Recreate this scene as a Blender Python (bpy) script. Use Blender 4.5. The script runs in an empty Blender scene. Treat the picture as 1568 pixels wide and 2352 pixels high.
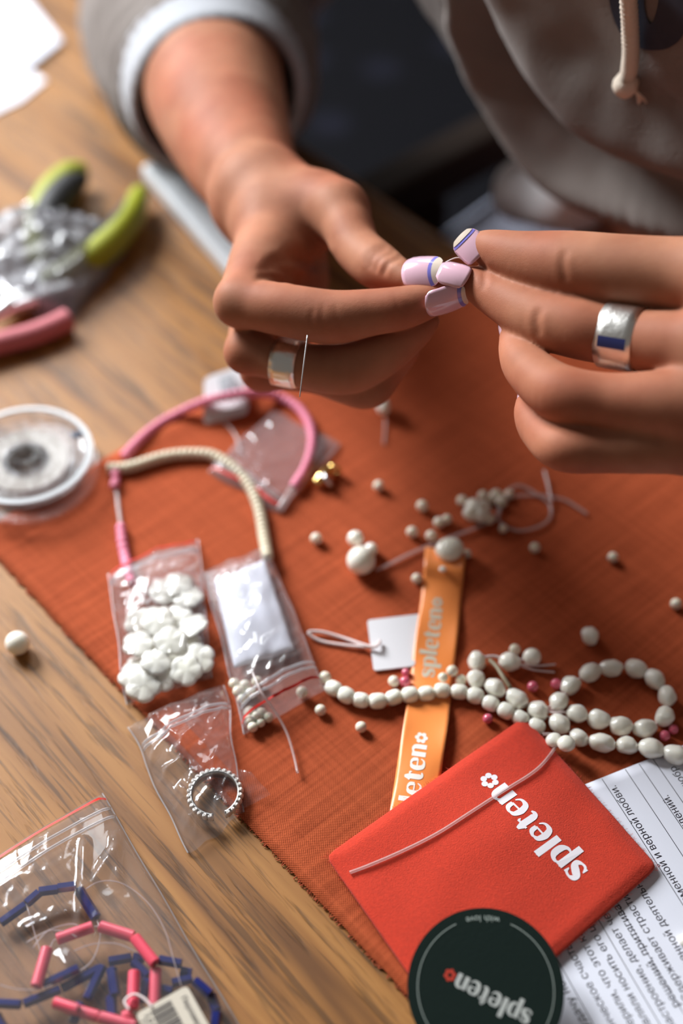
import bpy, bmesh, math, random
import numpy as np
from mathutils import Vector, Matrix, noise, geometry
from mathutils.bvhtree import BVHTree
random.seed(7)
rng = np.random.default_rng(7)
C = bpy.context.scene.collection
scene = bpy.context.scene

# ------------------------------------------------------------------ camera
FPX = 3267.0
CAMH = 0.4115
PITCH = math.radians(48)
FWD = np.array([0, math.cos(PITCH), -math.sin(PITCH)])
UPV = np.array([0, math.sin(PITCH), math.cos(PITCH)])
RGT = np.array([1.0, 0, 0])
cam_d = bpy.data.cameras.new('camera')
cam = bpy.data.objects.new('camera', cam_d)
C.objects.link(cam)
cam.location = (0, 0, CAMH)
cam.rotation_euler = (math.pi/2 - PITCH, 0, 0)
cam_d.sensor_fit = 'VERTICAL'
cam_d.sensor_height = 36
cam_d.lens = 36 * FPX / 2352
cam_d.clip_start = 0.01
cam_d.dof.use_dof = True
cam_d.dof.focus_distance = 0.456
cam_d.dof.aperture_fstop = 3.6
scene.camera = cam

# ------------------------------------------------------------------ light
scene.view_settings.view_transform = 'Standard'
scene.view_settings.look = 'None'
scene.view_settings.exposure = 0.0
scene.view_settings.gamma = 1.0
scene.view_settings.use_curve_mapping = False
world = bpy.data.worlds.new('room_light')
scene.world = world
world.use_nodes = True
bg = world.node_tree.nodes['Background']
bg.inputs[0].default_value = (1.0, 0.93, 0.86, 1)
bg.inputs[1].default_value = 0.125
# two windows: the near one at the left lights the table, a dimmer one lies behind it
# (centre, turn of the wall, width, height, power of the daylight)
WINDOWS = [(Vector((-1.18, 1.46, 1.08)), math.radians(39), 0.80, 1.05, 138),
           (Vector((-0.20, 1.95, 1.55)), math.radians(8), 0.80, 1.10, 26)]
for wc_, wr_, ww_, wh_, we_ in WINDOWS:
    win_d = bpy.data.lights.new('window_daylight', 'AREA')
    win_d.shape = 'RECTANGLE'
    win_d.size = ww_
    win_d.size_y = wh_
    win_d.energy = we_
    win_d.color = (0.95, 0.98, 1.0)
    win = bpy.data.objects.new('window_daylight', win_d)
    C.objects.link(win)
    win.location = wc_ - Vector((math.sin(wr_), -math.cos(wr_), 0))*0.10
    win.rotation_euler = (-math.pi/2, 0, wr_)      # shines into the room

# ------------------------------------------------------------------ helpers
def ray(u, v):
    return FWD + (u-784)/FPX*RGT - (v-1176)/FPX*UPV
def P(u, v, z=0.0):
    """point of the horizontal plane at height z seen at (u, v)"""
    d = ray(u, v)
    return np.array([0, 0, CAMH]) + d*((z-CAMH)/d[2])
def D(u, v, t):
    """point at depth t seen at (u, v)"""
    return np.array([0, 0, CAMH]) + t*ray(u, v)
E1 = np.array([0.66, -0.7513, 0.0])     # along the table edge / wood grain
E2 = np.array([0.7513, 0.66, 0.0])      # across the table, to the person
def T(a, b, z=0.0):
    q = a*E1 + b*E2
    return np.array([q[0], q[1], z])
def nrm(a):
    a = np.asarray(a, float)
    return a/max(np.linalg.norm(a), 1e-12)

def srgb(r, g, b):
    def f(c):
        c = c/255.0
        return c/12.92 if c <= 0.04045 else ((c+0.055)/1.055)**2.4
    return (f(r), f(g), f(b), 1.0)

ROOT = {}
def thing(name, label, cat, loc=(0, 0, 0), group=None, kind=None):
    o = bpy.data.objects.new(name, None)
    C.objects.link(o)
    o.empty_display_size = 0.005
    o.location = tuple(loc)
    o['label'] = label
    o['category'] = cat
    if group: o['group'] = group
    if kind: o['kind'] = kind
    return o
def tag(o, label, cat, group=None):
    o['label'] = label
    o['category'] = cat
    if group: o['group'] = group
    return o
def wloc(o):
    v = Vector((0, 0, 0))
    while o is not None:
        v += o.location
        o = o.parent
    return v
def obj(name, me, mat=None, parent=None, loc=(0, 0, 0), rot=None, scale=None):
    """link a mesh; loc is in world space"""
    o = bpy.data.objects.new(name, me)
    C.objects.link(o)
    if mat is not None and len(me.materials) == 0:
        me.materials.append(mat)
    l = Vector([float(c) for c in loc])
    if parent is not None:
        o.parent = parent
        l = l - wloc(parent)
    o.location = l
    if rot is not None: o.rotation_euler = rot
    if scale is not None: o.scale = scale
    return o
def mk(name, verts, faces, mat=None, parent=None, smooth=True, origin=None):
    """mesh from world-space vertices; origin = world position of the object"""
    v = np.asarray(verts, float)
    if origin is None:
        origin = v.mean(axis=0)
    v = v - np.asarray(origin)
    me = bpy.data.meshes.new(name)
    me.from_pydata(v.tolist(), [], [tuple(int(i) for i in f) for f in faces])
    me.update()
    if smooth:
        me.polygons.foreach_set('use_smooth', [True]*len(me.polygons))
    return obj(name, me, mat, parent, origin)
def catmull(pts, n=8, closed=False):
    p = np.asarray(pts, float)
    m = len(p)
    out = []
    segs = m if closed else m-1
    for i in range(segs):
        if closed:
            a, b, c, d = p[(i-1) % m], p[i], p[(i+1) % m], p[(i+2) % m]
        else:
            a, b, c, d = p[max(i-1, 0)], p[i], p[i+1], p[min(i+2, m-1)]
        for k in range(n):
            t = k/n
            out.append(0.5*((2*b)+(-a+c)*t+(2*a-5*b+4*c-d)*t*t+(-a+3*b-3*c+d)*t**3))
    if not closed:
        out.append(p[-1])
    return np.array(out)
def tube_geo(path, rad, sides=10, caps=True, base=0):
    p = np.asarray(path, float)
    n = len(p)
    r = np.full(n, rad) if np.isscalar(rad) else np.asarray(rad, float)
    tg = np.gradient(p, axis=0)
    tg /= np.maximum(np.linalg.norm(tg, axis=1), 1e-12)[:, None]
    up = np.array([0, 0, 1.0])
    if abs(tg[0] @ up) > 0.9: up = np.array([1.0, 0, 0])
    x = nrm(np.cross(up, tg[0]))
    V = []; F = []
    for i in range(n):
        x = nrm(x - (x @ tg[i])*tg[i])
        y = np.cross(tg[i], x)
        for k in range(sides):
            a = 2*math.pi*k/sides
            V.append(p[i] + r[i]*(math.cos(a)*x + math.sin(a)*y))
    for i in range(n-1):
        for k in range(sides):
            k2 = (k+1) % sides
            F.append((base+i*sides+k, base+i*sides+k2, base+(i+1)*sides+k2, base+(i+1)*sides+k))
    if caps:
        F.append(tuple(base+k for k in range(sides))[::-1])
        F.append(tuple(base+(n-1)*sides+k for k in range(sides)))
    return V, F
def tube(name, path, rad, mat, parent=None, sides=10, smoothpath=6, caps=True):
    p = catmull(path, smoothpath) if smoothpath else np.asarray(path, float)
    r = rad
    if not np.isscalar(rad):
        r = np.interp(np.linspace(0, 1, len(p)), np.linspace(0, 1, len(rad)), rad)
    V, F = tube_geo(p, r, sides, caps)
    return mk(name, V, F, mat, parent)
def join_geo(parts):
    V = []; F = []
    for v, f in parts:
        b = len(V)
        V.extend([tuple(q) for q in v])
        F.extend([tuple(i+b for i in q) for q in f])
    return V, F
def box_geo(c, ax, ay, az):
    """box from centre and three half-axis vectors"""
    c, ax, ay, az = [np.asarray(q, float) for q in (c, ax, ay, az)]
    V = [c+sx*ax+sy*ay+sz*az for sz in (-1, 1) for sy in (-1, 1) for sx in (-1, 1)]
    F = [(0, 2, 3, 1), (4, 5, 7, 6), (0, 1, 5, 4), (2, 6, 7, 3), (0, 4, 6, 2), (1, 3, 7, 5)]
    return V, F
def bevel(o, w, seg=2):
    m = o.modifiers.new('bevel', 'BEVEL')
    m.width = w; m.segments = seg; m.limit_method = 'ANGLE'
    return o
def grid_faces(nu, nv, base=0, close_u=False):
    F = []
    for i in range(nu-1 if not close_u else nu):
        i2 = (i+1) % nu
        for j in range(nv-1):
            F.append((base+i*nv+j, base+i2*nv+j, base+i2*nv+j+1, base+i*nv+j+1))
    return F
def plate_geo(poly, z_top_fn, thick):
    """flat plate: poly = world xy outline (n x 3, at its top), extruded down by thick"""
    n = len(poly)
    top = [np.array(q, float) for q in poly]
    bot = [q - np.array([0, 0, thick]) for q in top]
    F = [tuple(range(n)), tuple(range(2*n-1, n-1, -1))]
    for i in range(n):
        j = (i+1) % n
        F.append((i, n+i, n+j, j))
    return top+bot, F

# ------------------------------------------------------------------ materials
def new_mat(name):
    m = bpy.data.materials.new(name)
    m.use_nodes = True
    nt = m.node_tree
    b = nt.nodes['Principled BSDF']
    return m, nt, b
def node(nt, typ, **kw):
    n = nt.nodes.new(typ)
    for k, v in kw.items():
        if k in n.inputs.keys() if isinstance(k, str) else False:
            n.inputs[k].default_value = v
        else:
            setattr(n, k, v)
    return n
def mat(name, col, rough=0.5, bump=0.0, bscale=200, var=0.0, vscale=50, **kw):
    m, nt, b = new_mat(name)
    b.inputs['Base Color'].default_value = col
    b.inputs['Roughness'].default_value = rough
    for k, v in kw.items():
        b.inputs[k.replace('_', ' ')].default_value = v
    co = nt.nodes.new('ShaderNodeTexCoord')
    if var > 0:
        n = nt.nodes.new('ShaderNodeTexNoise')
        n.inputs['Scale'].default_value = vscale
        n.inputs['Detail'].default_value = 3
        nt.links.new(co.outputs['Object'], n.inputs['Vector'])
        mx = nt.nodes.new('ShaderNodeMix'); mx.data_type = 'RGBA'
        mx.inputs[6].default_value = [c*(1-var) for c in col[:3]]+[1]
        mx.inputs[7].default_value = [min(1, c*(1+var)) for c in col[:3]]+[1]
        nt.links.new(n.outputs[0], mx.inputs[0])
        nt.links.new(mx.outputs[2], b.inputs['Base Color'])
    if bump > 0:
        n = nt.nodes.new('ShaderNodeTexNoise')
        n.inputs['Scale'].default_value = bscale
        n.inputs['Detail'].default_value = 4
        nt.links.new(co.outputs['Object'], n.inputs['Vector'])
        bp = nt.nodes.new('ShaderNodeBump')
        bp.inputs['Strength'].default_value = bump
        bp.inputs['Distance'].default_value = 0.0006
        nt.links.new(n.outputs[0], bp.inputs['Height'])
        nt.links.new(bp.outputs[0], b.inputs['Normal'])
    return m

def math_node(nt, op, a, b=None):
    n = nt.nodes.new('ShaderNodeMath'); n.operation = op
    for i, x in enumerate((a, b)):
        if x is None: continue
        if hasattr(x, 'is_output'): nt.links.new(x, n.inputs[i])
        else: n.inputs[i].default_value = x
    return n.outputs[0]

def wood_mat():
    m, nt, b = new_mat('oak_wood')
    geo = nt.nodes.new('ShaderNodeNewGeometry')
    mp = nt.nodes.new('ShaderNodeMapping'); mp.vector_type = 'TEXTURE'
    mp.inputs['Rotation'].default_value = (0, 0, math.atan2(E1[1], E1[0]))
    nt.links.new(geo.outputs['Position'], mp.inputs['Vector'])
    def noise_(sc, stretch, det=4, dist=0.0, rough=.55):
        s = nt.nodes.new('ShaderNodeMapping')
        s.inputs['Scale'].default_value = (1.0/stretch, 1, 1)
        nt.links.new(mp.outputs[0], s.inputs['Vector'])
        n = nt.nodes.new('ShaderNodeTexNoise')
        n.inputs['Scale'].default_value = sc
        n.inputs['Detail'].default_value = det
        n.inputs['Distortion'].default_value = dist
        n.inputs['Roughness'].default_value = rough
        nt.links.new(s.outputs[0], n.inputs['Vector'])
        return n.outputs[0]
    def ramp(src, stops):
        r = nt.nodes.new('ShaderNodeValToRGB')
        r.color_ramp.elements[0].position = stops[0][0]; r.color_ramp.elements[0].color = stops[0][1]
        r.color_ramp.elements[1].position = stops[-1][0]; r.color_ramp.elements[1].color = stops[-1][1]
        for p_, c_ in stops[1:-1]:
            e = r.color_ramp.elements.new(p_); e.color = c_
        nt.links.new(src, r.inputs[0])
        return r.outputs[0]
    broad = noise_(75, 22, 3, 0.6)
    base = ramp(broad, [(0.30, srgb(100, 62, 26)), (0.44, srgb(142, 94, 44)), (0.58, srgb(160, 110, 56)), (0.75, srgb(132, 84, 38))])
    fine = noise_(260, 14, 4, 0.3, .65)
    finec = ramp(fine, [(0.38, (0, 0, 0, 1)), (0.47, (1, 1, 1, 1))])
    pore = noise_(520, 24, 2, 0.2)
    mask = noise_(60, 10, 2)
    porec = ramp(pore, [(0.33, (0, 0, 0, 1)), (0.40, (1, 1, 1, 1))])
    mx = nt.nodes.new('ShaderNodeMix'); mx.data_type = 'RGBA'; mx.blend_type = 'MULTIPLY'
    mx.inputs[0].default_value = 0.50
    nt.links.new(base, mx.inputs[6]); nt.links.new(finec, mx.inputs[7])
    mx2 = nt.nodes.new('ShaderNodeMix'); mx2.data_type = 'RGBA'; mx2.blend_type = 'MULTIPLY'
    nt.links.new(math_node(nt, 'MULTIPLY', mask, 0.9), mx2.inputs[0])
    nt.links.new(mx.outputs[2], mx2.inputs[6]); nt.links.new(porec, mx2.inputs[7])
    nt.links.new(mx2.outputs[2], b.inputs['Base Color'])
    b.inputs['Roughness'].default_value = 0.48
    b.inputs['Specular IOR Level'].default_value = 0.38
    b.inputs['Coat Weight'].default_value = 0.05
    b.inputs['Coat Roughness'].default_value = 0.3
    bp = nt.nodes.new('ShaderNodeBump')
    bp.inputs['Strength'].default_value = 0.25; bp.inputs['Distance'].default_value = 0.0005
    nt.links.new(finec, bp.inputs['Height']); nt.links.new(bp.outputs[0], b.inputs['Normal'])
    return m

def linen_mat():
    m, nt, b = new_mat('terracotta_linen')
    geo = nt.nodes.new('ShaderNodeNewGeometry')
    mp = nt.nodes.new('ShaderNodeMapping'); mp.vector_type = 'TEXTURE'
    mp.inputs['Rotation'].default_value = (0, 0, math.atan2(E1[1], E1[0]))
    nt.links.new(geo.outputs['Position'], mp.inputs['Vector'])
    wob = nt.nodes.new('ShaderNodeTexNoise'); wob.inputs['Scale'].default_value = 90; wob.inputs['Detail'].default_value = 2
    nt.links.new(mp.outputs[0], wob.inputs['Vector'])
    sep = nt.nodes.new('ShaderNodeSeparateXYZ'); nt.links.new(mp.outputs[0], sep.inputs[0])
    w = math_node(nt, 'MULTIPLY', wob.outputs[0], 5.0)
    pitch = 2*math.pi/0.00085
    sx = math_node(nt, 'SINE', math_node(nt, 'ADD', math_node(nt, 'MULTIPLY', sep.outputs[0], pitch), w))
    sy = math_node(nt, 'SINE', math_node(nt, 'ADD', math_node(nt, 'MULTIPLY', sep.outputs[1], pitch), w))
    weave = math_node(nt, 'MULTIPLY', sx, sy)
    wv = math_node(nt, 'ADD', math_node(nt, 'MULTIPLY', weave, 0.5), 0.5)
    def slub(scale, sc):
        s = nt.nodes.new('ShaderNodeMapping'); s.inputs['Scale'].default_value = scale
        nt.links.new(mp.outputs[0], s.inputs['Vector'])
        n = nt.nodes.new('ShaderNodeTexNoise'); n.inputs['Scale'].default_value = sc; n.inputs['Detail'].default_value = 3
        nt.links.new(s.outputs[0], n.inputs['Vector'])
        return n.outputs[0]
    s1 = slub((1, 0.04, 1), 620); s2 = slub((0.04, 1, 1), 620)
    sl = math_node(nt, 'ADD', math_node(nt, 'MULTIPLY', s1, 0.62), math_node(nt, 'MULTIPLY', s2, 0.38))
    v = math_node(nt, 'ADD', math_node(nt, 'MULTIPLY', wv, 0.42), math_node(nt, 'ADD', math_node(nt, 'MULTIPLY', sl, 0.62), 0.22))
    r = nt.nodes.new('ShaderNodeValToRGB')
    r.color_ramp.elements[0].position = 0.42; r.color_ramp.elements[0].color = srgb(106, 38, 15)
    r.color_ramp.elements[1].position = 0.98; r.color_ramp.elements[1].color = srgb(196, 95, 57)
    nt.links.new(v, r.inputs[0])
    nt.links.new(r.outputs[0], b.inputs['Base Color'])
    b.inputs['Roughness'].default_value = 0.85
    b.inputs['Sheen Weight'].default_value = 0.04
    b.inputs['Sheen Tint'].default_value = srgb(230, 150, 110)
    b.inputs['Specular IOR Level'].default_value = 0.12
    bp = nt.nodes.new('ShaderNodeBump'); bp.inputs['Strength'].default_value = 0.7; bp.inputs['Distance'].default_value = 0.0004
    nt.links.new(v, bp.inputs['Height']); nt.links.new(bp.outputs[0], b.inputs['Normal'])
    return m

def skin_mat():
    m, nt, b = new_mat('skin')
    geo = nt.nodes.new('ShaderNodeNewGeometry')
    n = nt.nodes.new('ShaderNodeTexNoise'); n.inputs['Scale'].default_value = 55; n.inputs['Detail'].default_value = 4
    nt.links.new(geo.outputs['Position'], n.inputs['Vector'])
    r = nt.nodes.new('ShaderNodeValToRGB')
    r.color_ramp.elements[0].position = 0.3; r.color_ramp.elements[0].color = srgb(150, 98, 75)
    r.color_ramp.elements[1].position = 0.75; r.color_ramp.elements[1].color = srgb(176, 122, 95)
    nt.links.new(n.outputs[0], r.inputs[0])
    big = nt.nodes.new('ShaderNodeTexNoise'); big.inputs['Scale'].default_value = 24; big.inputs['Detail'].default_value = 2
    nt.links.new(geo.outputs['Position'], big.inputs['Vector'])
    rr = nt.nodes.new('ShaderNodeValToRGB')
    rr.color_ramp.elements[0].position = 0.42; rr.color_ramp.elements[0].color = (1, 1, 1, 1)
    rr.color_ramp.elements[1].position = 0.66; rr.color_ramp.elements[1].color = (1.0, 0.80, 0.78, 1)
    nt.links.new(big.outputs[0], rr.inputs[0])
    mx = nt.nodes.new('ShaderNodeMix'); mx.data_type = 'RGBA'; mx.blend_type = 'MULTIPLY'; mx.inputs[0].default_value = 1.0
    nt.links.new(r.outputs[0], mx.inputs[6]); nt.links.new(rr.outputs[0], mx.inputs[7])
    nt.links.new(mx.outputs[2], b.inputs['Base Color'])
    b.inputs['Roughness'].default_value = 0.58
    b.inputs['Specular IOR Level'].default_value = 0.12
    b.inputs['Subsurface Weight'].default_value = 0.22
    b.inputs['Subsurface Radius'].default_value = (1.0, 0.35, 0.18)
    b.inputs['Subsurface Scale'].default_value = 0.004
    v = nt.nodes.new('ShaderNodeTexVoronoi'); v.inputs['Scale'].default_value = 2400
    nt.links.new(geo.outputs['Position'], v.inputs['Vector'])
    n2 = nt.nodes.new('ShaderNodeTexNoise'); n2.inputs['Scale'].default_value = 900; n2.inputs['Detail'].default_value = 4
    nt.links.new(geo.outputs['Position'], n2.inputs['Vector'])
    h = math_node(nt, 'ADD', math_node(nt, 'MULTIPLY', v.outputs[0], 0.5), n2.outputs[0])
    bp = nt.nodes.new('ShaderNodeBump'); bp.inputs['Strength'].default_value = 0.11; bp.inputs['Distance'].default_value = 0.0004
    nt.links.new(h, bp.inputs['Height']); nt.links.new(bp.outputs[0], b.inputs['Normal'])
    return m

def film_mat(name, haze=0.06, tint=(0.95, 0.95, 0.96, 1), gloss=1.0, hazecol=(0.85, 0.85, 0.88, 1), rough=0.09):
    """clear polythene: transparent, fresnel gloss and a little milky haze"""
    m, nt, b = new_mat(name)
    out = nt.nodes['Material Output']
    tr = nt.nodes.new('ShaderNodeBsdfTransparent'); tr.inputs[0].default_value = tint
    df = nt.nodes.new('ShaderNodeBsdfDiffuse'); df.inputs[0].default_value = hazecol
    tl = nt.nodes.new('ShaderNodeBsdfTranslucent'); tl.inputs[0].default_value = hazecol
    ad = nt.nodes.new('ShaderNodeMixShader'); ad.inputs[0].default_value = 0.35
    nt.links.new(df.outputs[0], ad.inputs[1]); nt.links.new(tl.outputs[0], ad.inputs[2])
    gl = nt.nodes.new('ShaderNodeBsdfGlossy'); gl.inputs['Roughness'].default_value = rough
    m1 = nt.nodes.new('ShaderNodeMixShader'); m1.inputs[0].default_value = haze
    nt.links.new(tr.outputs[0], m1.inputs[1]); nt.links.new(ad.outputs[0], m1.inputs[2])
    fr = nt.nodes.new('ShaderNodeFresnel')
    gm = nt.nodes.new('ShaderNodeNewGeometry')       # a thin sheet reflects alike from both sides
    nt.links.new(math_node(nt, 'ADD', math_node(nt, 'MULTIPLY', gm.outputs['Backfacing'], 1/1.5-1.5), 1.5), fr.inputs[0])
    f2 = math_node(nt, 'MULTIPLY', fr.outputs[0], gloss)
    m2 = nt.nodes.new('ShaderNodeMixShader')
    nt.links.new(f2, m2.inputs[0]); nt.links.new(m1.outputs[0], m2.inputs[1]); nt.links.new(gl.outputs[0], m2.inputs[2])
    co = nt.nodes.new('ShaderNodeTexCoord')
    n = nt.nodes.new('ShaderNodeTexNoise'); n.inputs['Scale'].default_value = 140; n.inputs['Detail'].default_value = 3
    nt.links.new(co.outputs['Object'], n.inputs['Vector'])
    bp = nt.nodes.new('ShaderNodeBump'); bp.inputs['Strength'].default_value = 0.12; bp.inputs['Distance'].default_value = 0.001
    nt.links.new(n.outputs[0], bp.inputs['Height'])
    nt.links.new(bp.outputs[0], gl.inputs['Normal']); nt.links.new(bp.outputs[0], fr.inputs['Normal'])
    nt.links.new(m2.outputs[0], out.inputs['Surface'])
    nt.nodes.remove(b)
    return m

def floral_mat():
    m, nt, b = new_mat('navy_floral_fabric')
    geo = nt.nodes.new('ShaderNodeNewGeometry')
    v = nt.nodes.new('ShaderNodeTexVoronoi'); v.inputs['Scale'].default_value = 13
    nt.links.new(geo.outputs['Position'], v.inputs['Vector'])
    r = nt.nodes.new('ShaderNodeValToRGB')
    r.color_ramp.elements[0].position = 0.10; r.color_ramp.elements[0].color = srgb(28, 29, 42)
    r.color_ramp.elements[1].position = 0.34; r.color_ramp.elements[1].color = srgb(6, 6, 11)
    nt.links.new(v.outputs[0], r.inputs[0])
    nt.links.new(r.outputs[0], b.inputs['Base Color'])
    b.inputs['Roughness'].default_value = 0.9
    b.inputs['Specular IOR Level'].default_value = 0.1
    return m

M = {}
M['wood'] = wood_mat()
M['linen'] = linen_mat()
M['skin'] = skin_mat()
M['film'] = film_mat('clear_film')
M['film_pink'] = film_mat('pink_tinted_film', haze=0.16, hazecol=(0.8, 0.72, 0.75, 1))
M['film_grey'] = film_mat('grey_film', haze=0.58, hazecol=(0.34, 0.34, 0.38, 1), gloss=1.3, rough=0.2)
M['film_white'] = film_mat('cloudy_film', haze=0.13, gloss=1.5)
M['fringe'] = mat('linen_fringe', srgb(168, 76, 44), 0.9, var=0.25, vscale=400)
M['floral'] = floral_mat()
M['darkwood'] = mat('dark_wood', srgb(30, 20, 14), 0.75, var=0.25, vscale=60, Specular_IOR_Level=0.1)
M['hoodie'] = mat('grey_sweatshirt', srgb(118, 109, 104), 0.95, bump=0.5, bscale=900, var=0.10, vscale=120, Sheen_Weight=0.1)
M['cuff'] = mat('grey_rib_cuff', srgb(170, 172, 178), 0.95, bump=0.4, bscale=900)
M['cord'] = mat('ivory_cord', srgb(214, 200, 184), 0.85, bump=0.6, bscale=1500)
M['print_navy'] = mat('navy_print', srgb(38, 42, 58), 0.8)
M['trousers'] = mat('pale_blue_trousers', srgb(150, 154, 172), 0.9, bump=0.3, bscale=500)
M['shirt'] = mat('white_tshirt', srgb(248, 247, 250), 0.9, bump=0.3, bscale=600)
M['nail'] = mat('lilac_nail', srgb(222, 180, 196), 0.16, Coat_Weight=0.8, Coat_Roughness=0.06)
M['nail_line'] = mat('violet_nail_line', srgb(126, 120, 205), 0.2, Coat_Weight=0.8, Coat_Roughness=0.06)
M['nail_tip'] = mat('clear_nail_tip', srgb(222, 206, 190), 0.2, Coat_Weight=0.8, Coat_Roughness=0.06)
M['silver'] = mat('silver', (0.94, 0.92, 0.88, 1), 0.33, bump=0.5, bscale=260, Metallic=1.0)
M['silver_dark'] = mat('silver_inside', (0.55, 0.54, 0.52, 1), 0.3, Metallic=1.0)
M['enamel'] = mat('navy_enamel', srgb(52, 58, 110), 0.2)
M['steel'] = mat('steel', (0.75, 0.75, 0.77, 1), 0.3, Metallic=1.0)
M['gold'] = mat('gold', (0.95, 0.66, 0.24, 1), 0.2, Metallic=1.0)
M['pearl'] = mat('pearl', srgb(253, 245, 232), 0.20, bump=0.10, bscale=180, var=0.03, vscale=220, Coat_Weight=0.8, Coat_Roughness=0.10, Sheen_Weight=0.2, Subsurface_Weight=0.6, Subsurface_Scale=0.003, Subsurface_Radius=(1.0, 0.9, 0.8))
M['pearl'].node_tree.nodes['Principled BSDF'].inputs['Sheen Tint'].default_value = srgb(240, 200, 205)
M['nacre'] = mat('white_nacre', srgb(244, 242, 228), 0.25, bump=0.12, bscale=300, var=0.04, vscale=260, Coat_Weight=0.7, Coat_Roughness=0.12, Subsurface_Weight=0.5, Subsurface_Scale=0.003, Subsurface_Radius=(1.0, 1.0, 0.9))
M['seed'] = mat('white_seed_bead', srgb(232, 226, 208), 0.32, var=0.05, vscale=300, Coat_Weight=0.3, Subsurface_Weight=0.4, Subsurface_Scale=0.002)
M['pinkglass'] = mat('pink_cat_eye_bead', srgb(214, 98, 122), 0.15, Coat_Weight=0.7, Subsurface_Weight=0.2, Subsurface_Scale=0.002)
M['pinktube'] = mat('pink_tube_bead', srgb(224, 84, 104), 0.28, var=0.12, vscale=300, Coat_Weight=0.5, Subsurface_Weight=0.2, Subsurface_Scale=0.002)
M['pinkdisc'] = mat('pink_clay_disc', srgb(226, 130, 156), 0.6, var=0.10, vscale=500)
M['creamdisc'] = mat('cream_shell_disc', srgb(222, 210, 184), 0.5, var=0.12, vscale=500)
M['pinkcord'] = mat('dusty_pink_cord', srgb(196, 104, 112), 0.6, bump=0.3, bscale=700)
M['bluetube'] = mat('navy_tube_bead', srgb(24, 33, 96), 0.2, var=0.35, vscale=250, Coat_Weight=0.8, Coat_Roughness=0.08)
M['thread'] = film_mat('clear_thread', haze=0.42, gloss=1.0, hazecol=(0.80, 0.66, 0.64, 1), rough=0.2)
M['thread_white'] = mat('white_thread', srgb(232, 214, 212), 0.5)
M['olive_thread'] = mat('olive_wire', srgb(150, 136, 110), 0.5)
M['felt'] = mat('red_orange_felt', srgb(192, 49, 23), 0.95, bump=0.36, bscale=2200, var=0.22, vscale=1000, Sheen_Weight=0.1)
M['white_print'] = mat('white_print', srgb(232, 226, 232), 0.6)
M['ribbon'] = mat('orange_satin', srgb(246, 142, 66), 0.38, bump=0.06, bscale=700, Sheen_Weight=0.2)
M['ribbon_print'] = mat('pale_ribbon_print', srgb(242, 236, 228), 0.5)
M['sticker'] = mat('dark_green_card', srgb(22, 36, 32), 0.8, bump=0.15, bscale=900, Specular_IOR_Level=0.15)
M['sticker_print'] = mat('pale_sticker_print', srgb(196, 200, 196), 0.6)
M['sticker_line'] = mat('grey_green_line', srgb(170, 182, 175), 0.6)
M['red_print'] = mat('red_print', srgb(200, 60, 40), 0.6)
M['paper'] = mat('white_paper', srgb(226, 228, 240), 0.8)
M['ink'] = mat('black_ink', srgb(34, 28, 40), 0.8)
M['card'] = mat('white_card', srgb(222, 220, 224), 0.7)
M['tagcard'] = mat('ivory_tag', srgb(196, 186, 170), 0.7)
M['whiteplastic'] = mat('white_plastic', srgb(206, 210, 214), 0.35)
M['clearplastic'] = film_mat('clear_reel_plastic', haze=0.05, gloss=1.3, rough=0.10)
M['reelwire'] = mat('wound_clear_wire', srgb(176, 166, 152), 0.35, bump=0.4, bscale=900)
M['zipred'] = mat('red_zip_line', srgb(206, 44, 34), 0.4)
M['zipclear'] = film_mat('zip_ridge', haze=0.30, gloss=1.4)
M['green'] = mat('lime_green_rubber', srgb(150, 156, 22), 0.5)
M['black'] = mat('black_rubber', srgb(24, 24, 28), 0.6)
M['navyplastic'] = mat('dark_blue_plastic', srgb(30, 44, 70), 0.4)
M['wall'] = mat('cream_wall', srgb(214, 204, 190), 0.9)
M['frame'] = mat('white_window_frame', srgb(230, 230, 228), 0.5)
M['floor'] = mat('brown_floor', srgb(60, 42, 32), 0.6, var=0.2, vscale=4)
# ------------------------------------------------------------------ room
fo = mk('floor', [(-2.2, -1.6, -0.75), (2.2, -1.6, -0.75), (2.2, 2.6, -0.75), (-2.2, 2.6, -0.75),
                  (-2.2, -1.6, -0.80), (2.2, -1.6, -0.80), (2.2, 2.6, -0.80), (-2.2, 2.6, -0.80)],
        [(0, 1, 2, 3), (7, 6, 5, 4), (0, 4, 5, 1), (1, 5, 6, 2), (2, 6, 7, 3), (3, 7, 4, 0)], M['floor'], smooth=False)
fo['kind'] = 'structure'
def window_wall(wname, fname, win_, left, right):
    wc_, wr_, ww_, wh_, we_ = win_
    wn = np.array([math.sin(wr_), -math.cos(wr_), 0.0])      # into the room
    wx = np.array([math.cos(wr_), math.sin(wr_), 0.0])
    wz = np.array([0, 0, 1.0]); wc = np.array(wc_)
    hw, hh = ww_/2, wh_/2
    zb, zt = -0.75 - wc[2], 2.6 - wc[2]
    def wb(x0, x1, z0, z1, off, th):
        return box_geo(wc + wx*(x0+x1)/2 + wz*(z0+z1)/2 - wn*off, wx*(x1-x0)/2, wn*th, wz*(z1-z0)/2)
    V, F = join_geo([wb(left, -hw, zb, zt, .12, .06), wb(hw, right, zb, zt, .12, .06), wb(-hw, hw, zb, -hh, .12, .06), wb(-hw, hw, hh, zt, .12, .06)])
    mk(wname, V, F, M['wall'], smooth=False)['kind'] = 'structure'
    V, F = join_geo([wb(a, b, c, d, .05, .02) for a, b, c, d in [(-hw, -hw+.03, -hh, hh), (hw-.03, hw, -hh, hh), (-hw, hw, -hh, -hh+.03), (-hw, hw, hh-.03, hh), (-.012, .012, -hh, hh)]])
    mk(fname, V, F, M['frame'], smooth=False)['kind'] = 'structure'
window_wall('wall_left', 'window_1', WINDOWS[0], -1.7, 0.72)
window_wall('wall_back', 'window_2', WINDOWS[1], -0.46, 1.8)

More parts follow.
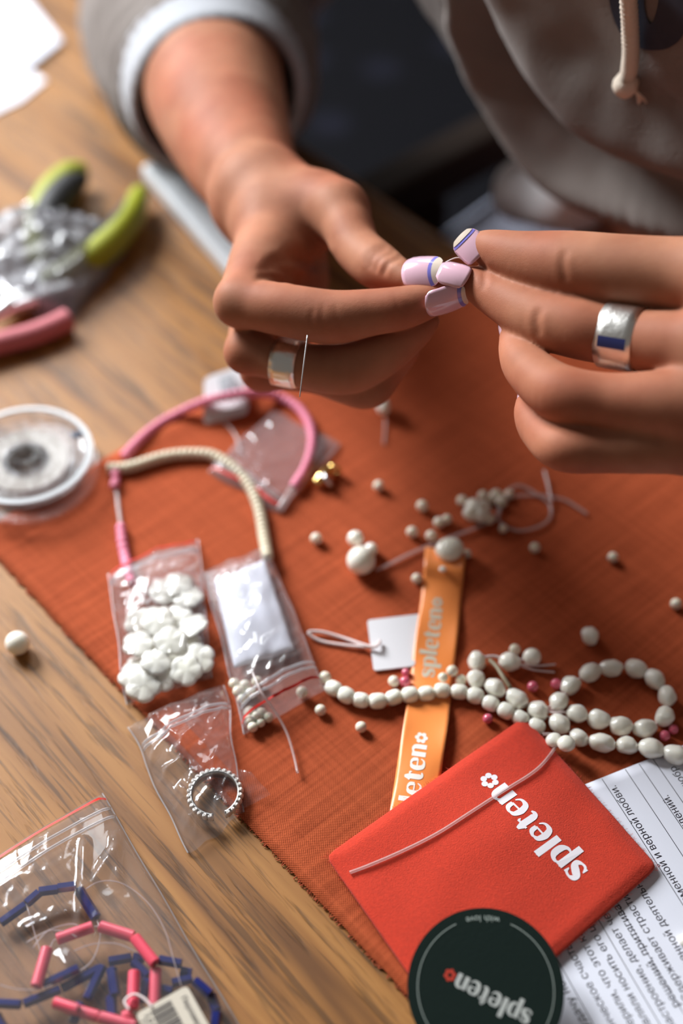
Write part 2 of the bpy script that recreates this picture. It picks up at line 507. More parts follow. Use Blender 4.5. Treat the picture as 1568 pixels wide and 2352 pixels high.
# ------------------------------------------------------------------ table
EDGE = 0.397
tb = thing('table', 'oak veneer table covered with craft supplies and an orange linen cloth', 'table', T(-0.2, -0.05, -0.745))
a0, a1, b0, b1 = -1.05, 0.55, -0.50, EDGE
V, F = box_geo(T((a0+a1)/2, (b0+b1)/2, -0.015), E1*(a1-a0)/2, E2*(b1-b0)/2, [0, 0, 0.015])
bevel(mk('tabletop', V, F, M['wood'], tb, smooth=False), 0.003)
for a in (a0+.08, a1-.08):
    for b in (b0+.08, b1-.08):
        V, F = box_geo(T(a, b, -0.3875), E1*.03, E2*.03, [0, 0, .3575])
        mk('leg', V, F, M['wood'], tb, smooth=False)
for b in (b0+.06, b1-.06):
    V, F = box_geo(T((a0+a1)/2, b, -0.065), E1*(a1-a0-.2)/2, E2*.01, [0, 0, .035])
    mk('apron', V, F, M['wood'], tb, smooth=False)

# ------------------------------------------------------------------ linen cloth
CL_A0, CL_B0 = -0.362, 0.131
def cloth_bump(a, b):
    """low folds of the cloth, height above the table in metres"""
    h = 0.0
    for (fa, fb, ang, w, amp) in ((-.22, .26, .5, .006, .0010), (-.13, .30, 1.1, .007, .0011), (-.30, .23, .2, .006, .0010), (-.06, .33, .8, .008, .0012), (-.25, .33, 2.2, .007, .0009), (-.17, .22, 1.9, .006, .0008)):
        dx, dy = a-fa, b-fb
        s = dx*math.cos(ang)+dy*math.sin(ang); t = -dx*math.sin(ang)+dy*math.cos(ang)
        h += amp*math.exp(-(t/w)**2)*math.exp(-(s/.05)**2)
    h += 0.0005*(0.5+0.5*noise.noise((a*45, b*45, 0.3)))
    return h
def cz(x, y):
    """top of the cloth at world x, y"""
    a = x*E1[0]+y*E1[1]; b = x*E2[0]+y*E2[1]
    if a < CL_A0 or b < CL_B0: return 0.0
    return 0.0011 + cloth_bump(a, b)
def PZ(u, v, lift=0.0):
    """point lying on the cloth or table, lifted"""
    q = P(u, v, 0.001)
    for _ in range(2):
        q = P(u, v, cz(q[0], q[1]) + lift)
    return q
na, nb = 170, 110
cl = thing('tablecloth', 'terracotta orange linen runner with frayed hem laid across the table', 'cloth', T(0, .25, 0))
V = []
avals = np.linspace(CL_A0, 0.42, na); bvals = np.linspace(CL_B0, 0.50, nb)
for i, a in enumerate(avals):
    for j, b in enumerate(bvals):
        aa = a; bb = b
        if i == 0: aa += 0.0005*noise.noise((b*200, 1.7, 0))
        if j == 0: bb += 0.0004*noise.noise((a*200, 4.2, 0))
        z = 0.0011 + cloth_bump(a, b)
        if b > EDGE-0.004:
            s = b-(EDGE-0.004)
            r = 0.008
            th = min(s/r, math.pi/2)
            bb = EDGE-0.004 + r*math.sin(th)
            z = 0.0011 - r*(1-math.cos(th)) - max(0, s-r*math.pi/2)
        hem = min(b-CL_B0, a-CL_A0)
        if hem < 0.010 and b < EDGE-0.01:
            z += 0.0009*(1-abs(hem-0.005)/0.005*0.6) if hem > 0.0008 else 0.0
        V.append(T(aa, bb, z))
co = mk('woven_sheet', V, grid_faces(na, nb), M['linen'], cl)
so = co.modifiers.new('thickness', 'SOLIDIFY'); so.thickness = 0.0007; so.offset = -1
# frayed threads along both visible hems
V = []; F = []
def hair(p, q, r=0.00016):
    global V, F
    v, f = tube_geo(np.array([p, (np.asarray(p)+q)/2+np.array([0, 0, .0004]), q]), r, 3, False, len(V))
    V += v; F += f
for k in range(900):
    a = CL_A0 + random.random()*0.62
    l = random.uniform(.0003, .0010)
    hair(T(a, CL_B0+.001, .001), T(a+random.gauss(0, .0012), CL_B0-l, .0004))
for k in range(420):
    b = CL_B0 + random.random()*0.26
    l = random.uniform(.0003, .0010)
    hair(T(CL_A0+.001, b, .001), T(CL_A0-l, b+random.gauss(0, .001), .0004))
fr_ = mk('fringe', V, F, M['fringe'], cl); fr_['kind'] = 'stuff'

# ------------------------------------------------------------------ bench and chair behind the table
bn = thing('bench', 'navy floral upholstered bench in the dark beyond the table edge', 'bench', T(-1.0, .78, -0.75))
def rounded(name, c, ax, ay, az, m, par, w=.03):
    V, F = box_geo(c, ax, ay, az)
    return bevel(mk(name, V, F, m, par, smooth=False), w, 4)
rounded('cushion', T(-1.0, .78, -0.26), E1*.50, E2*.32, [0, 0, .06], M['floral'], bn)
rounded('frame', T(-1.0, .78, -0.36), E1*.49, E2*.31, [0, 0, .04], M['darkwood'], bn, .005)
for a in (-1.44, -.56):
    for b in (.52, 1.04):
        V, F = box_geo(T(a, b, -.575), E1*.025, E2*.025, [0, 0, .175]); mk('leg', V, F, M['darkwood'], bn, smooth=False)
chair = thing('armchair', 'dark wooden armchair under the person in the grey hoodie', 'chair', T(-.27, .66, -.75))
rounded('seat', T(-.27, .66, -.34), E1*.21, E2*.23, [0, 0, .02], M['darkwood'], chair, .008)
for a in (-.46, -.08):
    rounded('armrest', T(a+.015*(-1 if a < -.2 else 1), .62, -.055), E1*.013, E2*.20, [0, 0, .013], M['darkwood'], chair, .006)
    for b in (.47, .86):
        V, F = box_geo(T(a+.015*(-1 if a < -.2 else 1), b, -.41 if b < .6 else -.30), E1*.014, E2*.014, [0, 0, .342 if b < .6 else .45]); mk('leg', V, F, M['darkwood'], chair, smooth=False)
rounded('backrest', T(-.27, .88, .02), E1*.18, E2*.012, [0, 0, .08], M['darkwood'], chair, .006)
# ------------------------------------------------------------------ signed distance bodies
class Field:
    def __init__(s, lo, hi, h):
        s.lo = np.array(lo, float); s.h = h
        s.n = np.ceil((np.array(hi)-s.lo)/h).astype(int)+1
        s.d = np.full(s.n, 1.0, np.float32)
        s.ax = [(s.lo[k]+h*np.arange(s.n[k])).astype(np.float32) for k in range(3)]
    def cone(s, a, b, ra, rb, k, pad=0.02):
        """smooth-add a round cone from a to b"""
        a = np.asarray(a, float); b = np.asarray(b, float)
        R = max(ra, rb)
        lo = np.minimum(a, b)-R-pad; hi = np.maximum(a, b)+R+pad
        i0 = np.clip(np.floor((lo-s.lo)/s.h).astype(int), 0, s.n); i1 = np.clip(np.ceil((hi-s.lo)/s.h).astype(int)+1, 0, s.n)
        if np.any(i1 <= i0): return
        sl = tuple(slice(i0[q], i1[q]) for q in range(3))
        X = s.ax[0][sl[0]][:, None, None]-np.float32(a[0]); Y = s.ax[1][sl[1]][None, :, None]-np.float32(a[1]); Z = s.ax[2][sl[2]][None, None, :]-np.float32(a[2])
        v = (b-a).astype(np.float32); L2 = max(float(v@v), 1e-12)
        t = np.clip((X*v[0]+Y*v[1]+Z*v[2])/L2, 0, 1)
        q = np.sqrt((X-t*v[0])**2+(Y-t*v[1])**2+(Z-t*v[2])**2) - (ra+t*np.float32(rb-ra))
        d = s.d[sl]
        hh_ = np.clip(0.5+0.5*(d-q)/k, 0, 1)
        s.d[sl] = d+(q-d)*hh_-k*hh_*(1-hh_)
    def chain(s, pts, k, pad=0.014, sub=9, op=None):
        """smooth-add a limb: one smooth tapering tube through all its joints"""
        a = np.array([list(p)+[r] for p, r in pts])
        if len(a) > 2: a = catmull(a, sub)
        p = a[:, :3]; r = a[:, 3]
        lo = (p-r[:, None]).min(0)-pad; hi = (p+r[:, None]).max(0)+pad
        i0 = np.clip(np.floor((lo-s.lo)/s.h).astype(int), 0, s.n); i1 = np.clip(np.ceil((hi-s.lo)/s.h).astype(int)+1, 0, s.n)
        if np.any(i1 <= i0): return
        tmp = np.full(i1-i0, .03, np.float32)
        for k_ in range(len(p)-1):
            A, B = p[k_], p[k_+1]; ra, rb = r[k_], r[k_+1]; R = max(ra, rb)
            j0 = np.clip(np.floor((np.minimum(A, B)-R-pad-s.lo)/s.h).astype(int), i0, i1); j1 = np.clip(np.ceil((np.maximum(A, B)+R+pad-s.lo)/s.h).astype(int)+1, i0, i1)
            if np.any(j1 <= j0): continue
            X = s.ax[0][j0[0]:j1[0]][:, None, None]-np.float32(A[0]); Y = s.ax[1][j0[1]:j1[1]][None, :, None]-np.float32(A[1]); Z = s.ax[2][j0[2]:j1[2]][None, None, :]-np.float32(A[2])
            v = (B-A).astype(np.float32); L2 = max(float(v@v), 1e-12)
            t = np.clip((X*v[0]+Y*v[1]+Z*v[2])/np.float32(L2), 0, 1)
            q = np.sqrt((X-t*v[0])**2+(Y-t*v[1])**2+(Z-t*v[2])**2) - (np.float32(ra)+t*np.float32(rb-ra))
            sl = tuple(slice(j0[m]-i0[m], j1[m]-i0[m]) for m in range(3))
            np.minimum(tmp[sl], q, out=tmp[sl])
        sl = tuple(slice(i0[m], i1[m]) for m in range(3))
        d = s.d[sl]
        hh_ = np.clip(0.5+0.5*(d-tmp)/np.float32(k), 0, 1)
        s.d[sl] = d+(tmp-d)*hh_-np.float32(k)*hh_*(1-hh_)
    def merge(s, o, k):
        hh_ = np.clip(0.5+0.5*(s.d-o.d)/k, 0, 1)
        s.d = s.d+(o.d-s.d)*hh_-k*hh_*(1-hh_)
    def mesh(s):
        d = s.d; nx, ny, nz = d.shape
        ins = d < 0
        cnt = np.zeros((nx-1, ny-1, nz-1), np.int8)
        for dx in (0, 1):
            for dy in (0, 1):
                for dz in (0, 1):
                    cnt += ins[dx:nx-1+dx, dy:ny-1+dy, dz:nz-1+dz]
        act = (cnt > 0) & (cnt < 8)
        ci = np.argwhere(act)
        idx = np.full(act.shape, -1, np.int32); idx[act] = np.arange(len(ci))
        acc = np.zeros((len(ci), 3)); num = np.zeros(len(ci))
        corners = [(x, y, z) for x in (0, 1) for y in (0, 1) for z in (0, 1)]
        val = {c: d[ci[:, 0]+c[0], ci[:, 1]+c[1], ci[:, 2]+c[2]] for c in corners}
        for c in corners:
            for ax in range(3):
                if c[ax] == 1: continue
                c2 = list(c); c2[ax] = 1; c2 = tuple(c2)
                va, vb = val[c], val[c2]
                m = (va < 0) != (vb < 0)
                t = np.where(m, va/np.where(m, va-vb, 1), 0)
                p = np.tile(np.array(c, float), (len(ci), 1)); p[:, ax] += t
                acc[m] += p[m]; num[m] += 1
        verts = (ci+acc/num[:, None])*s.h+s.lo
        faces = []
        for ax in range(3):
            o1, o2 = (ax+1) % 3, (ax+2) % 3
            sa = [slice(None)]*3; sb = [slice(None)]*3
            sa[ax] = slice(0, d.shape[ax]-1); sb[ax] = slice(1, d.shape[ax])
            A = ins[tuple(sa)]; B = ins[tuple(sb)]
            e = np.argwhere(A != B)
            e = e[(e[:, o1] > 0) & (e[:, o2] > 0) & (e[:, o1] < d.shape[o1]-1) & (e[:, o2] < d.shape[o2]-1)]
            if len(e) == 0: continue
            flip = A[e[:, 0], e[:, 1], e[:, 2]]
            q = []
            for (u, w) in ((-1, -1), (0, -1), (0, 0), (-1, 0)):
                c = e.copy(); c[:, o1] += u; c[:, o2] += w
                q.append(idx[c[:, 0], c[:, 1], c[:, 2]])
            q = np.stack(q, 1)
            q = np.where(flip[:, None], q, q[:, ::-1])
            faces.append(q)
        faces = np.concatenate(faces)
        faces = faces[(faces >= 0).all(1)]
        return verts, faces

def jt(lst):
    """(u, v, depth, radius in pixels) -> (point, radius)"""
    return [(D(u, v, t), r*t/FPX) for (u, v, t, r) in lst]

# ---- hand nearer the left of the photo (the person's right hand)
A_IDX = jt([(548, 694, .487, 52), (640, 710, .480, 60), (758, 728, .475, 62), (850, 718, .472, 54), (920, 708, .470, 50), (985, 690, .469, 40), (1026, 674, .468, 21)])
A_MID = jt([(566, 808, .496, 46), (655, 832, .491, 48), (750, 847, .487, 57), (812, 843, .485, 59), (880, 812, .483, 52), (945, 768, .480, 40), (988, 738, .478, 22)])
A_RNG = jt([(600, 850, .510, 44), (720, 862, .502, 42), (800, 878, .498, 52), (848, 888, .496, 50), (892, 852, .494, 38), (935, 805, .490, 30)])
A_PNK = jt([(645, 850, .525, 38), (730, 862, .517, 36), (800, 865, .511, 36), (860, 830, .506, 28)])
A_THB = jt([(778, 485, .517, 66), (800, 525, .508, 59), (822, 572, .500, 55), (866, 610, .490, 55), (905, 627, .482, 42), (945, 641, .4745, 26), (982, 645, .469, 11)])
A_FORE = jt([(600, 455, .550, 100), (590, 436, .553, 106), (544, 351, .58, 131), (510, 263, .61, 150), (487, 185, .64, 162), (475, 90, .70, 160), (468, 0, .74, 150)])
lo = np.array([-.125, .335, -.012]); hi = np.array([.048, .735, .165])
HA = 0.00085
fa = Field(lo, hi, HA)
fa.chain(A_FORE, .006)
wristA = jt([(600, 455, .550, 98)])[0]
fa.chain([wristA] + jt([(622, 540, .528, 84), (596, 620, .505, 76)]) + [A_IDX[0]], .006)
fa.chain([wristA] + jt([(640, 560, .545, 84), (600, 720, .515, 70)]) + [A_MID[0]], .006)
fa.chain([wristA] + jt([(660, 600, .555, 76), (640, 760, .53, 62)]) + [A_RNG[0]], .006)
fa.chain([wristA] + jt([(690, 640, .56, 66)]) + [A_PNK[0]], .006)
fa.chain([wristA] + jt([(690, 462, .535, 78)]) + [A_THB[0]], .008)
fa.cone(*[q for pr in zip(*jt([(635, 505, .534, 84), (738, 488, .529, 70)])) for q in pr], .010)   # muscle between thumb and forefinger
fa.cone(*[q for pr in zip(*jt([(690, 520, .535, 64), (640, 580, .520, 62)])) for q in pr], .006)   # web of the thumb
ff = Field(lo, hi, HA)
for ch in (A_IDX, A_MID, A_RNG, A_PNK, A_THB):
    ff.chain(ch, .0016)
fa.merge(ff, .0045)
vA, qA = fa.mesh()
del fa, ff

# ---- hand at the right edge (the person's left hand)
B_THB = jt([(1086, 566, .468, 27), (1122, 570, .463, 42), (1200, 592, .455, 61), (1310, 612, .446, 81), (1430, 622, .438, 83), (1568, 632, .43, 88), (1700, 640, .42, 105)])
B_IDX = jt([(1056, 632, .466, 20), (1088, 650, .464, 38), (1150, 686, .458, 51), (1240, 730, .448, 66), (1330, 755, .44, 70), (1430, 775, .435, 68), (1560, 792, .425, 78), (1640, 800, .42, 88)])
B_MID = jt([(1168, 772, .455, 22), (1187, 812, .45, 42), (1215, 850, .443, 55), (1285, 902, .43, 66), (1400, 922, .425, 66), (1560, 932, .42, 86), (1620, 935, .42, 90)])
B_RNG = jt([(1203, 925, .452, 20), (1217, 955, .447, 37), (1242, 992, .44, 47), (1295, 1030, .43, 54), (1400, 1030, .428, 58), (1560, 1012, .425, 78), (1620, 1010, .425, 84)])
B_PNK = jt([(1300, 985, .462, 34), (1400, 1000, .452, 44), (1560, 1000, .445, 66), (1620, 1000, .44, 72)])
WB = (np.array([.180, .352, .137]), .024)
lo = np.array([.030, .255, .07]); hi = np.array([.250, .42, .19])
fb = Field(lo, hi, HA)
for ch in (B_THB, B_IDX, B_MID, B_RNG, B_PNK):
    fb.chain([ch[-1], WB], .008)
fb.chain([WB, (np.array([.238, .366, .122]), .027)], .006)
ff = Field(lo, hi, HA)
for ch in (B_THB, B_IDX, B_MID, B_RNG, B_PNK):
    ff.chain(ch, .0016)
fb.merge(ff, .0045)
vB, qB = fb.mesh()
del fb, ff

# ---- creases: tiny grooves carried by the mesh itself
def groove(verts, faces, lines):
    v = verts.copy()
    me = bpy.data.meshes.new('tmp')
    me.from_pydata(v.tolist(), [], faces.tolist())
    nr = np.zeros(len(v)*3, np.float32); me.vertices.foreach_get('normal', nr); nr = nr.reshape(-1, 3)
    bpy.data.meshes.remove(me)
    # pixel position of every vertex: the crease lines were read from the picture
    rel = v-np.array([0, 0, CAMH]); t = rel@FWD
    uu = 784+FPX*(rel@RGT)/t; vv = 1176-FPX*(rel@UPV)/t
    facing = (nr*rel).sum(1) < 0
    for pts, w, depth in lines:
        p = catmull(np.array(pts, float), 8)
        sel = facing & (uu > p[:, 0].min()-4*w) & (uu < p[:, 0].max()+4*w) & (vv > p[:, 1].min()-4*w) & (vv < p[:, 1].max()+4*w)
        ii = np.where(sel)[0]
        if len(ii) == 0: continue
        best = np.full(len(ii), 1e9); bt = np.zeros(len(ii))
        for k in range(len(p)-1):
            a, b = p[k], p[k+1]; ab = b-a
            s_ = np.clip(((uu[ii]-a[0])*ab[0]+(vv[ii]-a[1])*ab[1])/max(ab@ab, 1e-9), 0, 1)
            ds = np.hypot(uu[ii]-a[0]-s_*ab[0], vv[ii]-a[1]-s_*ab[1])
            m = ds < best
            best[m] = ds[m]; bt[m] = (k+s_[m])/(len(p)-1)
        fade = np.clip(np.minimum(bt, 1-bt)*5, 0, 1)
        amt = -depth*fade*(np.exp(-(best/w)**2) - 0.35*np.exp(-((best-2.2*w)/w)**2))
        v[ii] += nr[ii]*amt[:, None]
    return v
linesA = [([(893, 568), (858, 590), (850, 622)], 7, .0008), ([(910, 577), (872, 598), (862, 628)], 6, .0007), ([(925, 588), (890, 606), (880, 634)], 6, .0006), ([(880, 562), (846, 582), (838, 612)], 6, .0004),
          ([(640, 575), (690, 590), (740, 600), (770, 605)], 13, .0009), ([(600, 600), (650, 600), (700, 606), (750, 618)], 11, .0008), ([(590, 622), (630, 618), (670, 630), (690, 650)], 11, .0007), ([(580, 645), (620, 636), (650, 648)], 6, .0006),
          ([(722, 705), (714, 735), (728, 770)], 5, .00016), ([(745, 690), (738, 730), (748, 775)], 5, .00014), ([(766, 695), (774, 732), (768, 772)], 5, .00014), ([(905, 680), (914, 710), (906, 745)], 5, .00016)]
linesB = [([(1104, 600), (1112, 630), (1110, 668)], 6, .0004), ([(1240, 705), (1232, 740), (1240, 775)], 8, .0004), ([(1300, 570), (1292, 610), (1302, 655)], 8, .0003)]
vA = groove(vA, qA, linesA)
vB = groove(vB, qB, linesB)

# ---- coarse body core inside the clothes, so the arms belong to a torso
TC1, TC2, TA, TB, LEAN = -.30, .56, .22, .14, .30
def torso_c(z): return T(TC1, TC2-LEAN*z, z)
SHA, SHB = T(-.46, .50, .36), T(-.14, .48, .36)
ELA = D(468, 0, .74); ELB = np.array([.375, .42, .06])
fc = Field([-.15, .28, -.12], [.46, .98, .46], .009)
fc.cone(torso_c(-.03), torso_c(.15), .11, .11, .03, .05)
fc.cone(torso_c(.15), torso_c(.36), .11, .09, .03, .05)
fc.cone(SHA, SHB, .055, .055, .03, .05)
fc.cone(SHA, ELA, .045, .036, .02, .05); fc.cone(SHB, ELB, .045, .036, .02, .05)
fc.cone(ELB, np.array([.225, .364, .124]), .036, .026, .02, .05)
vC, qC = fc.mesh()
del fc
V = np.concatenate([vA, vB, vC]); Fq = np.concatenate([qA, qB+len(vA), qC+len(vA)+len(vB)])
person = thing('person', 'person in a grey hoodie threading beads with both hands above the table', 'person', T(-.3, .6, -.75))
me = bpy.data.meshes.new('body')
o0 = np.array([0, .5, .1])
me.vertices.add(len(V)); me.vertices.foreach_set('co', (V-o0).astype(np.float32).ravel())
me.loops.add(len(Fq)*4); me.loops.foreach_set('vertex_index', Fq.astype(np.int32).ravel())
me.polygons.add(len(Fq)); me.polygons.foreach_set('loop_start', np.arange(0, len(Fq)*4, 4, dtype=np.int32)); me.polygons.foreach_set('loop_total', np.full(len(Fq), 4, np.int32))
me.update(calc_edges=True)
me.polygons.foreach_set('use_smooth', [True]*len(Fq))
body = obj('body', me, M['skin'], person, o0)
sm = body.modifiers.new('smooth', 'SMOOTH'); sm.factor = 0.5; sm.iterations = 5

# ---- nails
def nail(base, tip, up, w, parent, strip=True, curve=0.75, tipfrac=.72):
    base, tip = np.asarray(base), np.asarray(tip)
    al = tip-base; L = np.linalg.norm(al); al /= L
    up = nrm(np.asarray(up)-(np.asarray(up)@al)*al); sd = np.cross(al, up)
    R = w/2/math.sin(curve)
    def pt(s, t, off=0.0):
        # s across -1..1, t along 0..1; rounded base and tip
        wd = 1.0
        if t < .25: wd = math.sqrt(max(0, 1-((.25-t)/.25)**2))*.25+.75
        if t > .70: wd = math.sqrt(max(0.0, 1-((t-.70)/.36)**2))
        th = s*curve*wd
        tt = t - 0.10*(1-abs(s))*0 - (0.08*s*s if t < .3 else -0.0)*(-1)
        arch = -0.10*L*(t-.45)**2*2
        return base + al*L*tt + sd*R*math.sin(th) + up*(R*(math.cos(th)-1)+arch+off)
    def patch(t0, t1, off, nt=10, ns=11):
        V = [pt(-1+2*j/(ns-1), t0+(t1-t0)*i/(nt-1), off) for i in range(nt) for j in range(ns)]
        return V, grid_faces(nt, ns)
    V, F = patch(0, 1.0, 0.0003)
    n_ = mk('fingernail', V, F, M['nail'], parent)
    s_ = n_.modifiers.new('thickness', 'SOLIDIFY'); s_.thickness = 0.0006; s_.offset = 0
    if strip:
        def cp(s, t): return pt(s, t-0.10*(1-s*s)*(-1)*0 + 0.10*(s*s), .00075)
        ns = 13
        V = [cp(-1+2*j/(ns-1), tt) for tt in (tipfrac-.04, tipfrac+.05) for j in range(ns)]
        st = mk('nail_stripe', V, grid_faces(2, ns), M['nail_line'], n_)
        V = [pt(-1+2*j/(ns-1), min(1, tt+0.10*((-1+2*j/(ns-1))**2)*(1-i/4)), .0009) for i, tt in enumerate(np.linspace(tipfrac+.05, 1.0, 5)) for j in range(ns)]
        tp = mk('nail_edge', V, grid_faces(5, ns), M['nail_tip'], n_)
    return n_
CAMV = -FWD
nail(D(922, 620, .4695), D(1012, 617, .4640), [0.0, -.42, .90], .0112, person)
nail(D(978, 711, .4625), D(1072, 680, .4615), CAMV*.75-UPV*.75, .0105, person, tipfrac=.82)
nail(D(1104, 588, .4585), D(1056, 540, .4625), CAMV*.8+RGT*-.5+UPV*.3, .0100, person, tipfrac=.76)
nail(D(1078, 634, .4575), D(1008, 616, .4610), CAMV*.9+UPV*.42, .0092, person, strip=False)
nail(D(1160, 775, .4525), D(1147, 736, .4560), CAMV*.35-RGT*.9, .0075, person, strip=False)
nail(D(1200, 930, .450), D(1190, 905, .454), CAMV*.3-RGT*.9, .0070, person, strip=False)

# ---- hoodie: torso shell with folds + two sleeves
def torso_pt(th, z, off=0.0):
    c = torso_c(z)
    s, k = math.sin(th), math.cos(th)
    n = nrm(E1*s/TA - E2*k/TB)
    return c + E1*TA*s - E2*TB*k + n*off
def torso_hit(u, v):
    d = ray(u, v); o = np.array([0, 0, CAMH])
    o1, o2 = o@E1-TC1, o@E2-TC2+LEAN*CAMH; d1, d2 = d@E1, d@E2+LEAN*d[2]
    a = (d1/TA)**2+(d2/TB)**2; b = 2*(o1*d1/TA**2+o2*d2/TB**2); c = (o1/TA)**2+(o2/TB)**2-1
    t = (-b-math.sqrt(max(0, b*b-4*a*c)))/(2*a)
    q = o+t*d
    return math.atan2((o1+t*d1)/TA, -(o2+t*d2)/TB), q[2]
hem_px = [(1568, 545), (1400, 505), (1260, 432), (1200, 360), (1130, 260), (1060, 160), (1000, 60), (960, 0)]
hem = sorted([torso_hit(*q) for q in hem_px])
hth = [-math.pi]+[-1.3]+[h[0] for h in hem]+[1.2, math.pi]; hz = [.16, .14]+[h[1] for h in hem]+[.07, .12]
folds = []
for pts, w, A in (([(1100, -20), (1140, 80), (1230, 220), (1340, 330), (1450, 390), (1600, 440)], .008, -.010),     # groove above the hem band
                  ([(1070, -20), (1085, 80), (1130, 195), (1215, 330), (1300, 420), (1420, 470), (1600, 515)], .010, .010),   # bulging hem band
                  ([(1185, -20), (1260, 130), (1370, 260), (1490, 330), (1600, 370)], .016, .012),
                  ([(1040, -20), (1052, 80), (1095, 190)], .006, -.008),
                  ([(1490, 215), (1530, 225), (1600, 260)], .004, -.002), ([(1300, 60), (1360, 150), (1420, 200)], .012, .003), ([(1230, 10), (1330, 120)], .01, -.003)):
    pp = np.array([torso_hit(*q) for q in catmull(np.array(pts, float), 5)])
    folds.append((pp, w, A))
nth, nz = 200, 80
V = []
ths = np.concatenate([np.linspace(-math.pi, -.9, 40), np.linspace(-.88, .6, 130), np.linspace(.62, math.pi, 30)])
for th in ths:
    h0 = np.interp(th, hth, hz)
    for j in range(nz):
        if j == 0: z, off = h0+.006, -.012
        elif j == 1: z, off = h0+.001, -.004
        else:
            f = (j-2)/(nz-3)
            z = h0 + (0.42-h0)*f**1.3
            off = 0.0
        if j >= 2:
            for pp, w, A in folds:
                dd = np.hypot((pp[:, 0]-th)*.18, pp[:, 1]-z).min()
                off += A*math.exp(-(dd/w)**2)
            off += .003*noise.noise((th*5, z*22, 1.0)) + .0012*noise.noise((th*14, z*60, 3.0))
        q = torso_pt(th, z, off)
        if z > .34:    # close in to the shoulders
            k = (z-.34)/.08
            c = torso_c(z); q = c+(q-c)*math.sqrt(max(0.02, 1-k*k*.8))
        V.append(q)
geos = [(V, grid_faces(len(ths), nz))]
torso_bvh = BVHTree.FromPolygons([Vector(q) for q in V], geos[0][1])
def sleeve(path, rads, seed, sides=44, n=10, foldamp=.006, clamp=True):
    p = catmull(path, n); r = np.interp(np.linspace(0, 1, len(p)), np.linspace(0, 1, len(rads)), rads)
    v, f = tube_geo(p, r, sides, False)
    out = []
    for i in range(len(p)):
        for k in range(sides):
            q = np.array(v[i*sides+k]); dirn = nrm(q-p[i])
            a = 2*math.pi*k/sides
            amp = foldamp*min(1, i/8)
            q = q+dirn*amp*(noise.noise((i*.35+seed, math.cos(a)*1.1, math.sin(a)*1.1)) + .5*noise.noise((i*.9+seed, math.cos(a)*2, math.sin(a)*2)))
            if clamp and q[2] < .002 and (q@E2) < EDGE+.01: q[2] = .002
            out.append(q)
    return out, f
pA = [D(494, 205, .652), D(486, 160, .672), D(476, 100, .70), D(468, 0, .745), ELA*.45+SHA*.55+np.array([0, .0, -.02]), SHA]
pA[3][2] = max(pA[3][2], .05)
slA = sleeve(pA, [.043, .050, .053, .060, .066, .075], 3.0)
pB = [np.array([.222, .364, .128]), np.array([.28, .385, .10]), ELB+[0, 0, .01], ELB*.5+SHB*.5, SHB]
slB = sleeve(pB, [.036, .044, .056, .062, .075], 9.0)
V, F = join_geo(geos+[slA, slB])
hd = mk('hoodie', V, F, M['hoodie'], person)
s_ = hd.modifiers.new('thickness', 'SOLIDIFY'); s_.thickness = 0.003; s_.offset = -1
def cuff(path, rads, sides=72):
    p = catmull(path, 6); r = np.interp(np.linspace(0, 1, len(p)), np.linspace(0, 1, len(rads)), rads)
    v, f = tube_geo(p, r, sides, False)
    out = []
    for i in range(len(p)):
        for k in range(sides):
            q = np.array(v[i*sides+k]); q = q+nrm(q-p[i])*.0002*(1 if k % 2 else -1)
            if q[2] < .002: q[2] = .002
            out.append(q)
    o = mk('cuff', out, f, M['cuff'], person)
    s2 = o.modifiers.new('thickness', 'SOLIDIFY'); s2.thickness = 0.004; s2.offset = 1
    return o
cuff([D(500, 226, .640), D(496, 212, .645), D(489, 175, .662), D(484, 140, .680)], [.0355, .0368, .041, .039])
cuff([np.array([.205, .359, .133]), np.array([.215, .362, .131]), np.array([.235, .368, .122])], [.031, .032, .034])
# trousers: two thighs running under the table
ft = Field([-.35, .20, -.40], [.50, .98, .06], .008)
ft.cone(T(-.40, .66, -.14), T(-.405, .18, -.17), .095, .07, .03, .05); ft.cone(T(-.22, .66, -.14), T(-.20, .18, -.17), .095, .07, .03, .05)
ft.cone(T(-.33, .66, -.15), T(-.27, .66, -.15), .12, .12, .04, .05)
vT, qT = ft.mesh()
ftx = mk('trousers', vT, qT, M['trousers'], person)
sm = ftx.modifiers.new('smooth', 'SMOOTH'); sm.iterations = 4
shv = Field([.02, .50, -.08], [.20, .76, .14], .004)
shv.chain([(D(1330, 430, .66), .020), (D(1262, 432, .675), .015), (D(1205, 436, .69), .016), (D(1188, 458, .70), .011)], .01, .03)
shv.chain([(D(1300, 470, .66), .012), (D(1250, 478, .675), .010), (D(1225, 470, .69), .008)], .006, .03)
vS, qS = shv.mesh()
sx = mk('shirt_hem', vS, qS, M['shirt'], person); sx['label'] = 'white shirt hem bunched under the hoodie'
sm = sx.modifiers.new('smooth', 'SMOOTH'); sm.iterations = 3
# drawcord with knot and frayed end
def on_torso(u, v, off):
    d = Vector(ray(u, v)).normalized()
    hit = torso_bvh.ray_cast(Vector((0, 0, CAMH)), d)
    if hit[0] is None:
        th, z = torso_hit(u, v); return torso_pt(th, z, off)
    n = hit[1] if hit[1].dot(d) < 0 else -hit[1]
    return np.array(hit[0]+n*off)
cord_pts = catmull([on_torso(u, v, .0045) for u, v in ((1462, -60), (1466, 0), (1468, 60), (1467, 110), (1462, 150), (1456, 168))], 16)
V, F = tube_geo(cord_pts, [.0029*(1+.10*math.sin(i*2.2)) for i in range(len(cord_pts))], 12)
dc = mk('drawcord', V, F, M['cord'], person)
kp = on_torso(1449, 180, .004)
bm = bmesh.new(); bmesh.ops.create_icosphere(bm, subdivisions=3, radius=.0046)
for q in bm.verts: q.co *= 1+.18*noise.noise(q.co*420)
me = bpy.data.meshes.new('knot'); bm.to_mesh(me); bm.free(); me.polygons.foreach_set('use_smooth', [True]*len(me.polygons))
